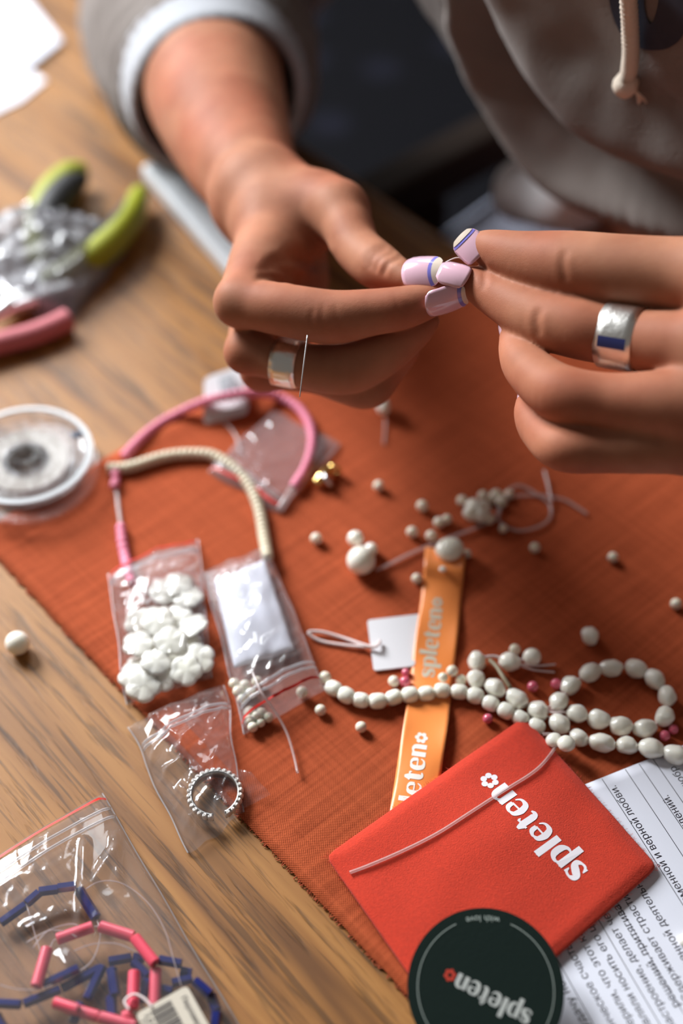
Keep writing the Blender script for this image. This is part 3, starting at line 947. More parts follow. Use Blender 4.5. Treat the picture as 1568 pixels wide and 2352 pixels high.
obj('knot', me, M['cord'], dc, kp)
parts = []
for k in range(9):
    e = on_torso(1470+k*2.6, 222+random.uniform(-10, 14), .003)
    parts.append(tube_geo(catmull([on_torso(1460, 186, .004), on_torso(1468+k, 200, .0045), e], 4), .00035, 4))
V, F = join_geo(parts); tf = mk('tassel', V, F, M['cord'], dc); tf['kind'] = 'stuff'
# dark printed shape on the chest
outer = [(1395, -90), (1402, 0), (1418, 55), (1445, 92), (1490, 112), (1540, 106), (1575, 70), (1590, 0), (1595, -90)]
inner = [(1520, -90), (1516, -10), (1508, 30), (1497, 52), (1486, 30), (1482, -10), (1480, -90)]
po = catmull(np.array(outer, float), 6); pi_ = catmull(np.array(inner[::-1], float), 8)
n = min(len(po), len(pi_))
po = po[np.linspace(0, len(po)-1, 40).astype(int)]; pi_ = pi_[np.linspace(0, len(pi_)-1, 40).astype(int)]
V = []; F = []
for i in range(40):
    for k in range(7):
        q = po[i]+(pi_[i]-po[i])*k/6
        V.append(on_torso(q[0], q[1], .0008))
mk('chest_print', V, grid_faces(40, 7), M['print_navy'], person)

# ------------------------------------------------------------------ rings and needle on the hands
def band(name, c, axis, r, w, m, thick=.0009, hammered=False, seed=0):
    ax = nrm(axis); x = nrm(np.cross(ax, [0, 0, 1])); y = np.cross(ax, x)
    n = 72; V = []; prof = [(-w/2, 0), (-w/2, thick), (-w/4, thick*1.2), (0, thick*1.25), (w/4, thick*1.2), (w/2, thick), (w/2, 0)]
    for i in range(n):
        a = 2*math.pi*i/n
        for (s, t) in prof:
            rr = r+t+(0.0003*noise.noise((math.cos(a)*6+seed, math.sin(a)*6, s*700)) if hammered and t > 0 else 0)
            V.append(c+ax*s+rr*(math.cos(a)*x+math.sin(a)*y))
    F = grid_faces(n, len(prof), 0, True)
    for i in range(n):
        F.append((i*7, ((i+1) % n)*7, ((i+1) % n)*7+6, i*7+6)[::-1])
    return V, F
rc = D(663, 834, .4905); rax = A_MID[2][0]-A_MID[1][0]
V, F = band('x', rc, rax, 49*.4905/FPX, .0092, None, hammered=True)
tag(mk('finger_ring', V, F, M['silver']), 'wide hammered silver ring on the finger beside the needle', 'ring')
rc2 = D(1430, 775, .4353); rax2 = B_IDX[6][0]-B_IDX[4][0]
rb_ = thing('finger_ring', 'blurred silver ring with navy enamel on the finger at the right', 'ring', rc2)
V, F = band('x', rc2, rax2, 69*.4353/FPX, .0118, None)
mk('band', V, F, M['silver'], rb_)
ax = nrm(rax2); yv = nrm(CAMV-(CAMV@ax)*ax); xv = np.cross(ax, yv); rr = 69*.4353/FPX+.0012
V = []
for s in np.linspace(-.0044, .0044, 5):
    for a in np.linspace(-.55, -.22, 8):
        sgn = 1 if (xv@UPV) > 0 else -1
        V.append(rc2+ax*s+rr*(math.cos(a)*yv+sgn*math.sin(a)*xv))
e_ = mk('enamel_inlay', V, grid_faces(5, 8), M['enamel'], rb_)
e_['label'] = 'navy blue enamel stripe'
tag(tube('beading_needle', [D(706, 770, .462), D(697, 840, .4595), D(688, 912, .458)], [.00030, .00028, .00016], M['steel'], None, 8, 6), 'thin steel beading needle standing out from between the fingers', 'needle')
tag(tube('beading_thread', [D(1002, 640, .4675), D(1013, 612, .467), D(1032, 598, .466), D(1052, 592, .4655), D(1066, 600, .4655)], .00022, M['thread_white'], None, 6, 8), 'fine pale thread pinched between the fingertips', 'thread')
# ------------------------------------------------------------------ bead meshes, shared
def bead_mesh(name, m, kind, seed=0, seg=20, ring=12):
    """unit bead, hole axis along x"""
    V = []; F = []
    if kind in ('pearl', 'seed', 'nugget'):
        for i in range(ring+1):
            a = math.pi*i/ring
            for k in range(seg):
                b = 2*math.pi*k/seg
                v = Vector((-math.cos(a), math.sin(a)*math.cos(b), math.sin(a)*math.sin(b)))
                if kind == 'pearl':
                    v *= 1+.16*noise.noise(v*1.1+Vector((seed*7.3, 2, 1)))+.05*noise.noise(v*2.6+Vector((seed*3.1, 0, 5)))
                if kind == 'nugget':
                    e = 2.8
                    rr = (abs(v.x)**e+(v.y**2+v.z**2)**(e/2))**(-1/e)
                    v *= rr*(1+.06*noise.noise(v*1.6+Vector((seed*5.7, 1, 2))))
                V.append(v)
        F = [(i*seg+k, i*seg+(k+1) % seg, (i+1)*seg+(k+1) % seg, (i+1)*seg+k) for i in range(ring) for k in range(seg)]
    if kind in ('tube', 'disc'):
        prof = [(-1, .35), (-1, .86), (-.96, 1), (.96, 1), (1, .86), (1, .35)] if kind == 'tube' else [(-1, .2), (-1, .80), (-.45, 1), (.45, 1), (1, .80), (1, .2)]
        for (x, r) in prof:
            for k in range(seg):
                b = 2*math.pi*k/seg
                V.append((x, r*math.cos(b), r*math.sin(b)))
        np_ = len(prof)
        F = [(i*seg+k, i*seg+(k+1) % seg, ((i+1) % np_)*seg+(k+1) % seg, ((i+1) % np_)*seg+k) for i in range(np_) for k in range(seg)]
        F = [f[::-1] for f in F] if False else F
    me = bpy.data.meshes.new(name)
    me.from_pydata([tuple(v) for v in V], [], F)
    bm = bmesh.new(); bm.from_mesh(me); bmesh.ops.remove_doubles(bm, verts=bm.verts, dist=1e-5); bmesh.ops.recalc_face_normals(bm, faces=bm.faces); bm.to_mesh(me); bm.free()
    if kind in ('pearl', 'seed', 'nugget'):
        me.polygons.foreach_set('use_smooth', [True]*len(me.polygons))
    else:
        me.polygons.foreach_set('use_smooth', [True]*len(me.polygons))
        try: me.set_sharp_from_angle(angle=math.radians(40))
        except Exception: pass
    me.materials.append(m)
    return me
PEARL = [bead_mesh('pearl', M['pearl'], 'pearl', s, 28, 18) for s in range(7)]
ROUND = bead_mesh('round_pearl', M['pearl'], 'seed', 0, 28, 18)
NUG = [bead_mesh('nugget_bead', M['nacre'], 'nugget', s, 24, 14) for s in range(4)]
SEED = bead_mesh('seed_bead', M['seed'], 'seed', 0, 18, 12)
PINKB = bead_mesh('pink_bead', M['pinkglass'], 'seed', 0, 18, 12)
TUBEP = bead_mesh('pink_tube_bead', M['pinktube'], 'tube', 0, 16)
TUBEB = bead_mesh('blue_tube_bead', M['bluetube'], 'tube', 0, 6)
DISCP = bead_mesh('pink_disc', M['pinkdisc'], 'disc', 0, 14)
DISCC = bead_mesh('cream_disc', M['creamdisc'], 'disc', 0, 14)

def along(o, d):
    d = Vector([float(c) for c in d]).normalized()
    o.rotation_mode = 'QUATERNION'
    o.rotation_quaternion = Vector((1, 0, 0)).rotation_difference(d)
    return o
def px2m(u, v, px, z=0.003):
    q = P(u, v, z)
    return px*((q-np.array([0, 0, CAMH]))@FWD)/FPX

# ------------------------------------------------------------------ freshwater pearl strand with its loop
# (u, v, half length px, half width px)
PR = [(1095, 1518, 24, 21), (1093, 1560, 23, 21), (1137, 1580, 25, 21), (1188, 1605, 27, 22), (1235, 1632, 25, 22), (1286, 1663, 25, 22), (1328, 1695, 24, 20), (1382, 1705, 30, 22),
      (1439, 1712, 26, 21), (1495, 1719, 29, 24), (1551, 1733, 28, 24), (1606, 1742, 28, 23)]
PL = [(1283, 1612, 25, 22), (1310, 1574, 26, 21), (1354, 1544, 26, 22), (1404, 1534, 27, 21), (1460, 1536, 27, 22), (1503, 1560, 25, 22), (1532, 1600, 25, 21), (1526, 1646, 26, 22),
      (1481, 1673, 28, 21), (1425, 1667, 27, 23), (1375, 1652, 26, 22), (1325, 1639, 26, 21)]
PT = [(1170, 1520, 25, 23), (1221, 1509, 23, 21)]
def strand(name, label, cat, items, meshes, m_thread, partname, lift=0.0, zextra=None, close=False, thr=.0003):
    pos = []; rads = []
    for (u, v, a, b) in items:
        r = px2m(u, v, b)
        q = PZ(u, v, r+lift)
        pos.append(q); rads.append((px2m(u, v, a), r))
    root = thing(name, label, cat, PZ(items[0][0], items[0][1]))
    n = len(pos)
    for i, (q, (a, b)) in enumerate(zip(pos, rads)):
        tgt = pos[min(i+1, n-1)]-pos[max(i-1, 0)]
        o = obj(partname, meshes[i % len(meshes)], None, root, q, None, (a, b, b))
        along(o, tgt)
        o.rotation_quaternion = o.rotation_quaternion @ Vector((1, 0, 0)).rotation_difference(Vector((1, .10*math.sin(i*5.1), .10*math.cos(i*3.3))).normalized())
    return root, pos
r1, pp1 = strand('pearl_strand', 'strand of cream freshwater pearls running past the felt pouch to the right edge', 'necklace', PR, PEARL, None, 'pearl')
tube('thread', pp1, .0003, M['thread_white'], r1, 6, 4)
# the loop belongs to the same necklace: its pearls are knotted on the same thread
n0 = len(PL)
pl = []
for i, (u, v, a, b) in enumerate(PL):
    r = px2m(u, v, b); q = PZ(u, v, r); pl.append(q)
for i, (u, v, a, b) in enumerate(PL):
    tgt = pl[min(i+1, n0-1)]-pl[max(i-1, 0)]
    r = px2m(u, v, b)
    along(obj('pearl', PEARL[(i*3+1) % 7], None, r1, pl[i], None, (px2m(u, v, a), r, r)), tgt)
tube('thread', [pp1[4]]+pl+[pp1[4]+np.array([0.002, .001, 0])], .0003, M['thread_white'], r1, 6, 4)
tube('thread', [PZ(1252, 1632, .003), PZ(1275, 1637, .0042), PZ(1305, 1634, .003)], .0005, M['thread_white'], r1, 6, 4)
ptp = []
for i, (u, v, a, b) in enumerate(PT):
    r = px2m(u, v, b); q = PZ(u, v, r); ptp.append(q)
    obj('pearl', ROUND if i else PEARL[2], None, r1, q, None, (r*1.03, r, r))
tube('thread', [pp1[1], pp1[0], PZ(1115, 1509, .004), PZ(1140, 1508, .004), ptp[0], ptp[1]], .0005, M['thread_white'], r1, 6, 5)
tube('thread_end', [ptp[0]+np.array([.003, -.001, 0]), PZ(1222, 1538, .0015), PZ(1273, 1544, .001)], .0004, M['thread_white'], r1, 6, 4)
tube('thread_end', [ptp[0]+np.array([.003, -.001, 0]), PZ(1235, 1529, .002), PZ(1275, 1526, .001)], .0004, M['thread_white'], r1, 6, 4)
tube('wire_end', [PZ(1124, 1516, .004), PZ(1140, 1531, .005), PZ(1156, 1556, .006), PZ(1172, 1580, .005)], .0008, M['olive_thread'], r1, 8, 4)['label'] = 'short olive grey wire end'

# ------------------------------------------------------------------ white nacre strand
NG = [(766, 1581, 20, 18), (795, 1597, 20, 19), (829, 1608, 20, 18), (867, 1610, 21, 19), (904, 1602, 20, 18), (941, 1596, 20, 19), (979, 1593, 20, 18), (1015, 1586, 19, 18),
      (1054, 1589, 20, 18), (1091, 1598, 20, 19), (1127, 1616, 20, 18), (1162, 1633, 20, 19), (1195, 1650, 20, 18), (1232, 1668, 20, 18)]
r2, pp2 = strand('bead_strand', 'strand of white barrel shaped shell beads crossing the orange ribbon', 'necklace', NG, NUG, None, 'bead')
q = PZ(746, 1556, .0025)
obj('end_bead', SEED, None, r2, q, None, (.0022, .0022, .0022))
tube('thread', [q]+pp2, .0003, M['thread_white'], r2, 6, 3)

# ------------------------------------------------------------------ loose beads on the cloth
LOOSE = [(869, 1116, 13, 'white seed bead alone on the cloth right of the gold clasp'),
    (969, 1162, 14, 'white seed bead above the pair of touching beads near the cloth middle'),
    (946, 1222, 14, 'white seed bead left of the thread above the orange ribbon'),
    (990, 1231, 14, 'white seed bead touching the flat white drop at the ribbon end'),
    (1008, 1200, 14, 'left bead of the touching white pair above the ribbon end'),
    (1026, 1193, 12, 'right bead of the touching white pair above the ribbon end'),
    (726, 1237, 14, 'white seed bead between the cream strand and the large pearls'),
    (957, 1329, 13, 'white seed bead beside the left edge of the orange ribbon'),
    (1155, 1214, 11, 'tiny white bead at the bottom of the pale thread loop'),
    (1228, 1258, 13, 'white seed bead alone right of the thread loop'),
    (1072, 1272, 11, 'small cream bead touching the flat white drop on its right'),
    (1407, 1280, 13, 'white seed bead alone on the dark cloth below the right hand'),
    (1552, 1387, 14, 'white seed bead cut near the right edge of the photo'),
    (904, 1565, 14, 'white seed bead beside the pink beads left of the ribbon'),
    (1017, 1556, 12, 'cream seed bead lying on the ribbon against the shell strand'),
    (1038, 1541, 14, 'white seed bead lying at the right edge of the ribbon'),
    (1058, 1562, 14, 'white seed bead wedged between shell strand and pearl strand'),
    (1182, 1492, 14, 'white seed bead resting behind the two knotted pearls'),
    (736, 1631, 14, 'grey white seed bead under the zip bag corner left of the ribbon'),
    (829, 1670, 14, 'white seed bead below the shell strand left of the ribbon')]
first = None
for (u, v, r, lab) in LOOSE:
    rr = px2m(u, v, r)*.95
    lift = .002 if 'on the ribbon' in lab or 'right edge of the ribbon' in lab else 0
    q = PZ(u, v, rr+lift)
    if first is None:
        first = o = obj('seed_bead', SEED, None, None, q)
    else:
        o = first.copy(); C.objects.link(o); o.location = tuple(q)
    o.scale = (rr, rr*1.0, rr)
    tag(o, lab, 'bead', 'loose white seed beads on the cloth')
PNK = [(1223, 1577, 13, 'pink glass bead right of the knotted pearls'), (1277, 1571, 13, 'pink glass bead touching the start of the pearl loop'), (1120, 1651, 12, 'pink glass bead between ribbon and felt pouch'),
       (1526, 1690, 13, 'pink glass bead between pearl loop and lower pearls, the left of two'), (1546, 1675, 12, 'pink glass bead at the right of two beside the pearl loop'), (930, 1566, 13, 'pink glass bead tucked against the left edge of the ribbon'), (932, 1545, 10, 'pale pink bead between the white tag and the ribbon')]
first = None
for (u, v, r, lab) in PNK:
    rr = px2m(u, v, r)
    q = PZ(u, v, rr)
    if first is None: first = o = obj('pink_bead', PINKB, None, None, q)
    else:
        o = first.copy(); C.objects.link(o); o.location = tuple(q)
    o.scale = (rr,)*3
    tag(o, lab, 'bead', 'pink glass beads on the cloth')
for (u, v, a, b, me, lab) in [(1355, 1460, 24, 20, PEARL[3], 'single oval cream pearl above the pearl loop'), (829, 1287, 34, 33, ROUND, 'largest round white pearl of the cluster left of the ribbon'),
        (816, 1237, 19, 19, ROUND, 'small lustrous pearl behind the largest round pearl'), (851, 1262, 16, 16, ROUND, 'small dull pearl at the right shoulder of the largest pearl'),
        (40, 1477, 28, 28, ROUND, 'round white pearl alone on the bare wood at the left'), (1574, 2160, 16, 16, ROUND, 'pearl at the right edge lying on the printed paper')]:
    b_ = px2m(u, v, b); a_ = px2m(u, v, a)
    q = PZ(u, v, b_)
    o = tag(obj('loose_pearl', me, None, None, q, None, (b_, a_, b_)), lab, 'pearl', 'loose pearls')
# flat white drop, flower cluster, discs
def lens(name, c, rx, ry, h, m, rot=0, parent=None, petals=0, drop=0.0, dome=1.0):
    nt_, nr = 32, 7
    V = []; F = []
    for s in (1, -1):
        for i in range(nr):
            f = i/(nr-1)
            for k in range(nt_):
                a = 2*math.pi*k/nt_
                rr = 1.0
                if petals: rr = .74+.26*abs(math.cos(petals*a/2))**.8
                if drop: rr *= 1+drop*max(0, math.cos(a))**4
                x, y = rx*f*rr*math.cos(a), ry*f*rr*math.sin(a)
                z = s*h*math.sqrt(max(0, 1-f*f))*(1 if s > 0 or dome > .9 else dome)
                if petals and s > 0: z *= .7+.3*abs(math.cos(petals*a/2))
                V.append((x*math.cos(rot)-y*math.sin(rot), x*math.sin(rot)+y*math.cos(rot), z))
    for s in range(2):
        b = s*nr*nt_
        for i in range(nr-1):
            for k in range(nt_):
                f = (b+i*nt_+k, b+i*nt_+(k+1) % nt_, b+(i+1)*nt_+(k+1) % nt_, b+(i+1)*nt_+k)
                F.append(f if s else f[::-1])
    o = mk(name, np.array(V)+np.asarray(c), F, m, parent, True, c)
    bm = bmesh.new(); bm.from_mesh(o.data); bmesh.ops.remove_doubles(bm, verts=bm.verts, dist=1e-6); bmesh.ops.recalc_face_normals(bm, faces=bm.faces); bm.to_mesh(o.data); bm.free()
    return o
tag(lens('shell_drop', PZ(1031, 1262, .0052), px2m(1031, 1262, 33), px2m(1031, 1262, 32), .0032, M['nacre'], .6, drop=.12), 'flat white shell drop lying on the upper end of the ribbon', 'bead')
fl = thing('bead_flower', 'white beaded flower cluster beside the pale thread loop', 'bead', PZ(1095, 1172))
c0 = PZ(1095, 1172, .004)
lens('petal_cluster', c0, px2m(1095, 1172, 36), px2m(1095, 1172, 36), .0035, M['nacre'], .5, fl, petals=4)
for (u, v, r) in [(1061, 1150, 13), (1109, 1139, 13), (1139, 1137, 14), (1151, 1152, 14), (1168, 1136, 12), (1123, 1192, 13), (1128, 1146, 11)]:
    rr = px2m(u, v, r); obj('seed_bead', SEED, None, fl, PZ(u, v, rr), None, (rr,)*3)
tag(lens('disc_bead', PZ(1300, 1708, .0075), px2m(1300, 1708, 21), px2m(1300, 1708, 21), .0022, M['nacre'], .4), 'flat round white bead at the pouch corner beside the pearls', 'bead')
tag(lens('disc_bead', PZ(1272, 1700, .0050), px2m(1272, 1700, 20), px2m(1272, 1700, 18), .0022, M['nacre'], .4), 'white bead half hidden behind the flat round bead at the pouch corner', 'bead')
# drop bead with thread under the hands
dp = thing('drop_bead', 'pinkish white drop bead on a thread below the left fist', 'bead', PZ(880, 945))
lens('drop', PZ(879, 932, .0045), px2m(879, 925, 25), px2m(879, 925, 16), .0032, M['pearl'], math.pi*.55, dp, drop=.5)
tube('thread', [PZ(883, 945, .003), PZ(884, 975, .001), PZ(881, 1020, .0008)], .0004, M['thread'], dp, 6, 5)
# threads
def ground_thread(name, pts, r, m, label, lift=.0006, parent=None):
    p = [PZ(u, v, lift) if len(q) == 0 else PZ(u, v, q[0]) for (u, v, *q) in pts]
    o = tube(name, p, r, m, parent, 7, 8)
    if label: tag(o, label, 'thread')
    return o
ground_thread('nylon_thread', [(862, 1310), (886, 1300), (928, 1278), (978, 1256), (1038, 1233), (1093, 1212), (1140, 1190), (1150, 1162), (1162, 1130), (1195, 1116), (1240, 1140), (1262, 1160), (1262, 1190), (1235, 1210), (1190, 1219), (1155, 1205), (1142, 1184), (1155, 1150), (1199, 1138), (1249, 1139), (1295, 1148), (1323, 1164), (1348, 1180)], .00062, M['thread'], 'pale nylon thread looping beside the beaded flower', .0012)
ground_thread('nylon_thread', [(1249, 1081), (1257, 1110), (1262, 1135), (1266, 1152)], .00062, M['thread'], 'short pale thread end crossing the thread loop', .0026)
ground_thread('clear_cord', [(578, 1540, .009), (600, 1590, .010), (630, 1632, .006), (657, 1680, .003), (673, 1730, .002), (683, 1775, .002)], .0005, M['thread'], 'clear cord sticking out of the bag with the white label')

# ------------------------------------------------------------------ pink and cream disc strands at the left
def disc_strand(name, label, px, rpx, me, step, extra=None):
    pts = catmull(np.array([PZ(u, v, (q[0] if q else 0.0)+px2m(u, v, rpx)) for (u, v, *q) in px]), 20)
    seg = np.linalg.norm(np.diff(pts, axis=0), axis=1); s = np.concatenate([[0], np.cumsum(seg)])
    L = s[-1]; n = int(L/step)
    root = thing(name, label, 'necklace', pts[0]*[1, 1, 0])
    r = px2m(px[0][0], px[0][1], rpx)
    for i in range(n):
        t = (i+.5)*step
        q = np.array([np.interp(t, s, pts[:, k]) for k in range(3)])
        q2 = np.array([np.interp(min(t+.001, L), s, pts[:, k]) for k in range(3)]); q1 = np.array([np.interp(max(t-.001, 0), s, pts[:, k]) for k in range(3)])
        o = obj('bead', me, None, root, q, None, (step*.48, r*random.uniform(.95, 1.04), r*random.uniform(.95, 1.04)))
        along(o, q2-q1)
    tube('thread', pts[::10], .0004, M['thread'], root, 6, 0)
    return root
pk = disc_strand('pink_bead_strand', 'strand of pink clay discs arching over the small white tag', [(283, 1050), (331, 1000), (385, 962), (457, 927, .004), (511, 912, .007), (587, 902, .004), (641, 912), (687, 939), (714, 985, .001), (714, 1034, .001), (698, 1080, .001), (672, 1122, .001)], 11.5, DISCP, .0027)
tube('thread_end', [PZ(672, 1122, .0025), PZ(655, 1150, .002), PZ(641, 1172, .001)], .0016, M['thread'], pk, 8, 4)
cr = disc_strand('cream_bead_strand', 'strand of cream shell discs running from the wire reel into the label bag', [(246, 1076), (296, 1073), (345, 1058), (385, 1047), (434, 1042), (488, 1046), (534, 1073), (572, 1115), (595, 1172), (606, 1233), (616, 1290, .003)], 13.5, DISCC, .0023)
p3_ = disc_strand('pink_bead_strand', 'short vertical strand of pink beads dipping into the shell flower bag', [(277, 1206), (280, 1240), (287, 1279), (295, 1315, .004), (306, 1350, .006)], 12, DISCP, .0032)
for (u, v) in ((266, 1087), (264, 1111)):
    rr = px2m(u, v, 11); obj('bead', DISCP, None, p3_, PZ(u, v, rr), None, (.0022, rr, rr)).rotation_euler = (0, 0, 1.5)
tube('thread', [PZ(262, 1080, .002), PZ(268, 1130, .001), PZ(272, 1170, .001), PZ(277, 1206, .002)], .0009, M['thread'], p3_, 8, 5)

# ------------------------------------------------------------------ thick pink cord at the left edge
pts = catmull(np.array([PZ(u, v, .0052) for (u, v) in ((-90, 812), (-40, 802), (0, 789), (71, 770), (118, 752), (158, 733))]), 10)
V, F = tube_geo(pts, [.0050*(1+.025*math.sin(i*2.1)) for i in range(len(pts))], 18)
tag(mk('pink_rope', V, F, M['pinkcord']), 'thick dusty pink rope lying on the wood at the left edge', 'rope')

# ------------------------------------------------------------------ price tags
def tagplate(name, corners, z, th, m, parent=None, r=.0012, holes=False):
    """card with rounded corners from four world points"""
    c = [np.asarray(q) for q in corners]
    out = []
    for i in range(4):
        p0, p1, p2 = c[i-1], c[i], c[(i+1) % 4]
        a = p1+nrm(p0-p1)*r; b = p1+nrm(p2-p1)*r
        for t in np.linspace(0, 1, 5):
            out.append((1-t)**2*a+2*t*(1-t)*p1+t*t*b)
    nrmv = np.cross(c[1]-c[0], c[2]-c[1])
    if nrmv[2] < 0: out = out[::-1]
    V, F = plate_geo(out, None, th)
    return mk(name, V, F, m, parent, smooth=False)
def quad_z(px, z): return [PZ(u, v, z) for (u, v) in px]
wt = thing('price_tag', 'blank white square tag on a thread beside the orange ribbon', 'tag', PZ(905, 1475))
tagplate('card', [PZ(843, 1424, .0012), PZ(964, 1410, .0012), PZ(952, 1529, .0012), PZ(858, 1540, .0012)], 0, .0006, M['card'], wt)
ground_thread('thread', [(873, 1472, .0022), (864, 1484, .003), (845, 1486, .002), (790, 1482), (735, 1472), (708, 1453, .002), (740, 1452, .0015), (790, 1466), (845, 1484, .0025), (868, 1484, .003)], .0006, M['thread_white'], None, .001, wt)
gt = thing('folded_tag', 'white folded plastic tag with grey print under the pink strand', 'tag', PZ(517, 905))
tagplate('upper_flap', [PZ(468, 868, .009), PZ(556, 838, .009), PZ(570, 930, .0045), PZ(468, 950, .0045)], 0, .0008, M['card'], gt, .003)
tagplate('lower_flap', [PZ(466, 938, .004), PZ(572, 915, .004), PZ(568, 946, .0015), PZ(468, 972, .0015)], 0, .0012, M['card'], gt, .002)
tagplate('printed_patch', [PZ(502, 868, .0089), PZ(536, 857, .0089), PZ(548, 898, .0069), PZ(508, 905, .0069)], 0, .0002, mat('grey_print', srgb(150, 152, 158), .7), gt, .001)
ground_thread('thread', [(510, 965), (530, 985), (545, 1010), (550, 1040)], .0006, M['thread'], None, .001, gt)
# gold clasp
gc = thing('gold_clasp', 'small gold and silver clasp right of the pink strand', 'clasp', PZ(745, 1092))
q = [PZ(725, 1112, .0022), PZ(737, 1098, .0032), PZ(750, 1082, .0034), PZ(760, 1070, .0026)]
tube('clasp_body', q, [.0016, .0022, .0021, .0015], M['gold'], gc, 12, 5)
V, F = band('x', PZ(752, 1103, .003), [1, .4, .5], .0022, .0014, None)
mk('jump_ring', V, F, M['steel'], gc)
V, F = band('x', PZ(768, 1078, .003), [.3, 1, .3], .0020, .0012, None)
mk('jump_ring', V, F, M['gold'], gc)
# ------------------------------------------------------------------ lettering helpers
def stroke_poly(pts, widths, n=7):
    p = catmull(np.array(pts, float), n) if len(pts) > 2 else np.array(pts, float)
    w = np.interp(np.linspace(0, 1, len(p)), np.linspace(0, 1, len(widths)), widths)
    tg = np.gradient(p, axis=0); tg /= np.maximum(np.linalg.norm(tg, axis=1), 1e-9)[:, None]
    nv = np.stack([-tg[:, 1], tg[:, 0]], 1)
    L = p+nv*w[:, None]/2; R = p-nv*w[:, None]/2
    V = np.concatenate([L, R]); m = len(p)
    return V, [(i, m+i, m+i+1, i+1) for i in range(m-1)]
def disc_poly(cx, cy, r, n=14):
    V = np.array([(cx+r*math.cos(2*math.pi*k/n), cy+r*math.sin(2*math.pi*k/n)) for k in range(n)])
    return V, [tuple(range(n))]
GLY = {
 's': (.80, [([(.68, .74), (.62, .90), (.38, .97), (.17, .86), (.16, .68), (.38, .53), (.60, .38), (.64, .18), (.44, .04), (.20, .06), (.07, .28)], [.07, .10, .09, .22, .28, .30, .28, .22, .09, .10, .07]), ([(.69, .68), (.69, .96)], [.05, .10]), ([(.07, .06), (.07, .34)], [.10, .05])]),
 'p': (1.02, [([(.20, -.48), (.20, 1.0)], [.28, .28]), ([(.02, .93), (.20, .97)], [.06, .10]), ([(.26, .80), (.44, .96), (.66, .93), (.82, .72), (.82, .32), (.66, .07), (.44, .04), (.26, .18)], [.06, .10, .16, .27, .27, .15, .09, .05])]),
 'l': (.46, [([(.20, 0), (.20, 1.48)], [.28, .28]), ([(.02, 1.42), (.20, 1.45)], [.06, .08])]),
 'e': (.92, [([(.14, .50), (.80, .50)], [.075, .075]), ([(.78, .50), (.76, .80), (.58, .95), (.42, .95)], [.18, .20, .12, .08]), ([(.46, .95), (.24, .86), (.15, .5), (.24, .14), (.48, .03), (.70, .08), (.84, .28)], [.08, .20, .28, .24, .14, .09, .05])]),
 't': (.70, [([(.30, 1.30), (.30, .9), (.30, .24), (.42, .06), (.62, .10)], [.10, .28, .28, .16, .06]), ([(.02, .95), (.64, .95)], [.09, .09]), ([(.10, 1.0), (.26, 1.26)], [.06, .10]), ([(.60, .93), (.62, .80)], [.12, .03])]),
 'n': (1.06, [([(.20, 0), (.20, 1.0)], [.28, .28]), ([(.02, .93), (.20, .97)], [.06, .10]), ([(.28, .76), (.46, .95), (.68, .92), (.80, .70), (.80, 0)], [.06, .11, .20, .28, .28])]),
}
def word(text, flower=True, flower_only=False):
    """2D polygons; x along the word, baseline y=0, x-height 1"""
    V = []; F = []; x = 0.0
    def add(v, f, dx):
        b = len(V)
        V.extend([(q[0]+dx, q[1]) for q in v]); F.extend([tuple(i+b for i in g) for g in f])
    for ch in text:
        wdt, strokes = GLY[ch]
        for pts, ws in strokes:
            add(*stroke_poly(pts, [q*1.32 for q in ws]), x)
        x += wdt+.08
    if flower:
        f = flower_geo(x+.42, .50)
        add(f[0], f[1], 0)
        x += .9
    return V, F, x
def flower_geo(cx, cy, R=.31, r=.165):
    V = []; F = []
    for k in range(6):
        a = math.pi/6+k*math.pi/3
        v, f = disc_poly(cx+R*math.cos(a), cy+R*math.sin(a), r)
        b = len(V); V.extend([tuple(q) for q in v]); F.extend([tuple(i+b for i in g) for g in f])
    return V, F
def font_geo(text, size):
    """letters of the built-in font as flat triangles (outlines, filled by the even-odd rule)"""
    cu = bpy.data.curves.new('txt', 'FONT'); cu.body = text; cu.size = 1.0; cu.resolution_u = 3
    cu.fill_mode = 'NONE'
    o = bpy.data.objects.new('txt', cu); C.objects.link(o)
    bpy.context.view_layer.update()
    dg = bpy.context.evaluated_depsgraph_get()
    me = bpy.data.meshes.new_from_object(o.evaluated_get(dg))
    vs = [Vector(v.co[:2]) for v in me.vertices]; es = [tuple(e.vertices) for e in me.edges]
    bpy.data.objects.remove(o); bpy.data.curves.remove(cu); bpy.data.meshes.remove(me)
    r = geometry.delaunay_2d_cdt(vs, es, [], 2, 1e-5)
    a = np.array([vs[e[0]][:] for e in es]); b = np.array([vs[e[1]][:] for e in es])
    F = []
    for f in r[2]:
        c = np.mean([r[0][k][:] for k in f], axis=0) + np.array([1.3e-5, 2.1e-5])
        m = (a[:, 1] > c[1]) != (b[:, 1] > c[1])
        x = a[m, 0]+(c[1]-a[m, 1])/(b[m, 1]-a[m, 1])*(b[m, 0]-a[m, 0])
        if (x > c[0]).sum() % 2: F.append(tuple(f))
    return [(q[0]*size, q[1]*size) for q in r[0]], F
def place2d(name, V, F, fn, m, parent):
    return mk(name, [fn(x, y) for x, y in V], F, m, parent, smooth=False)

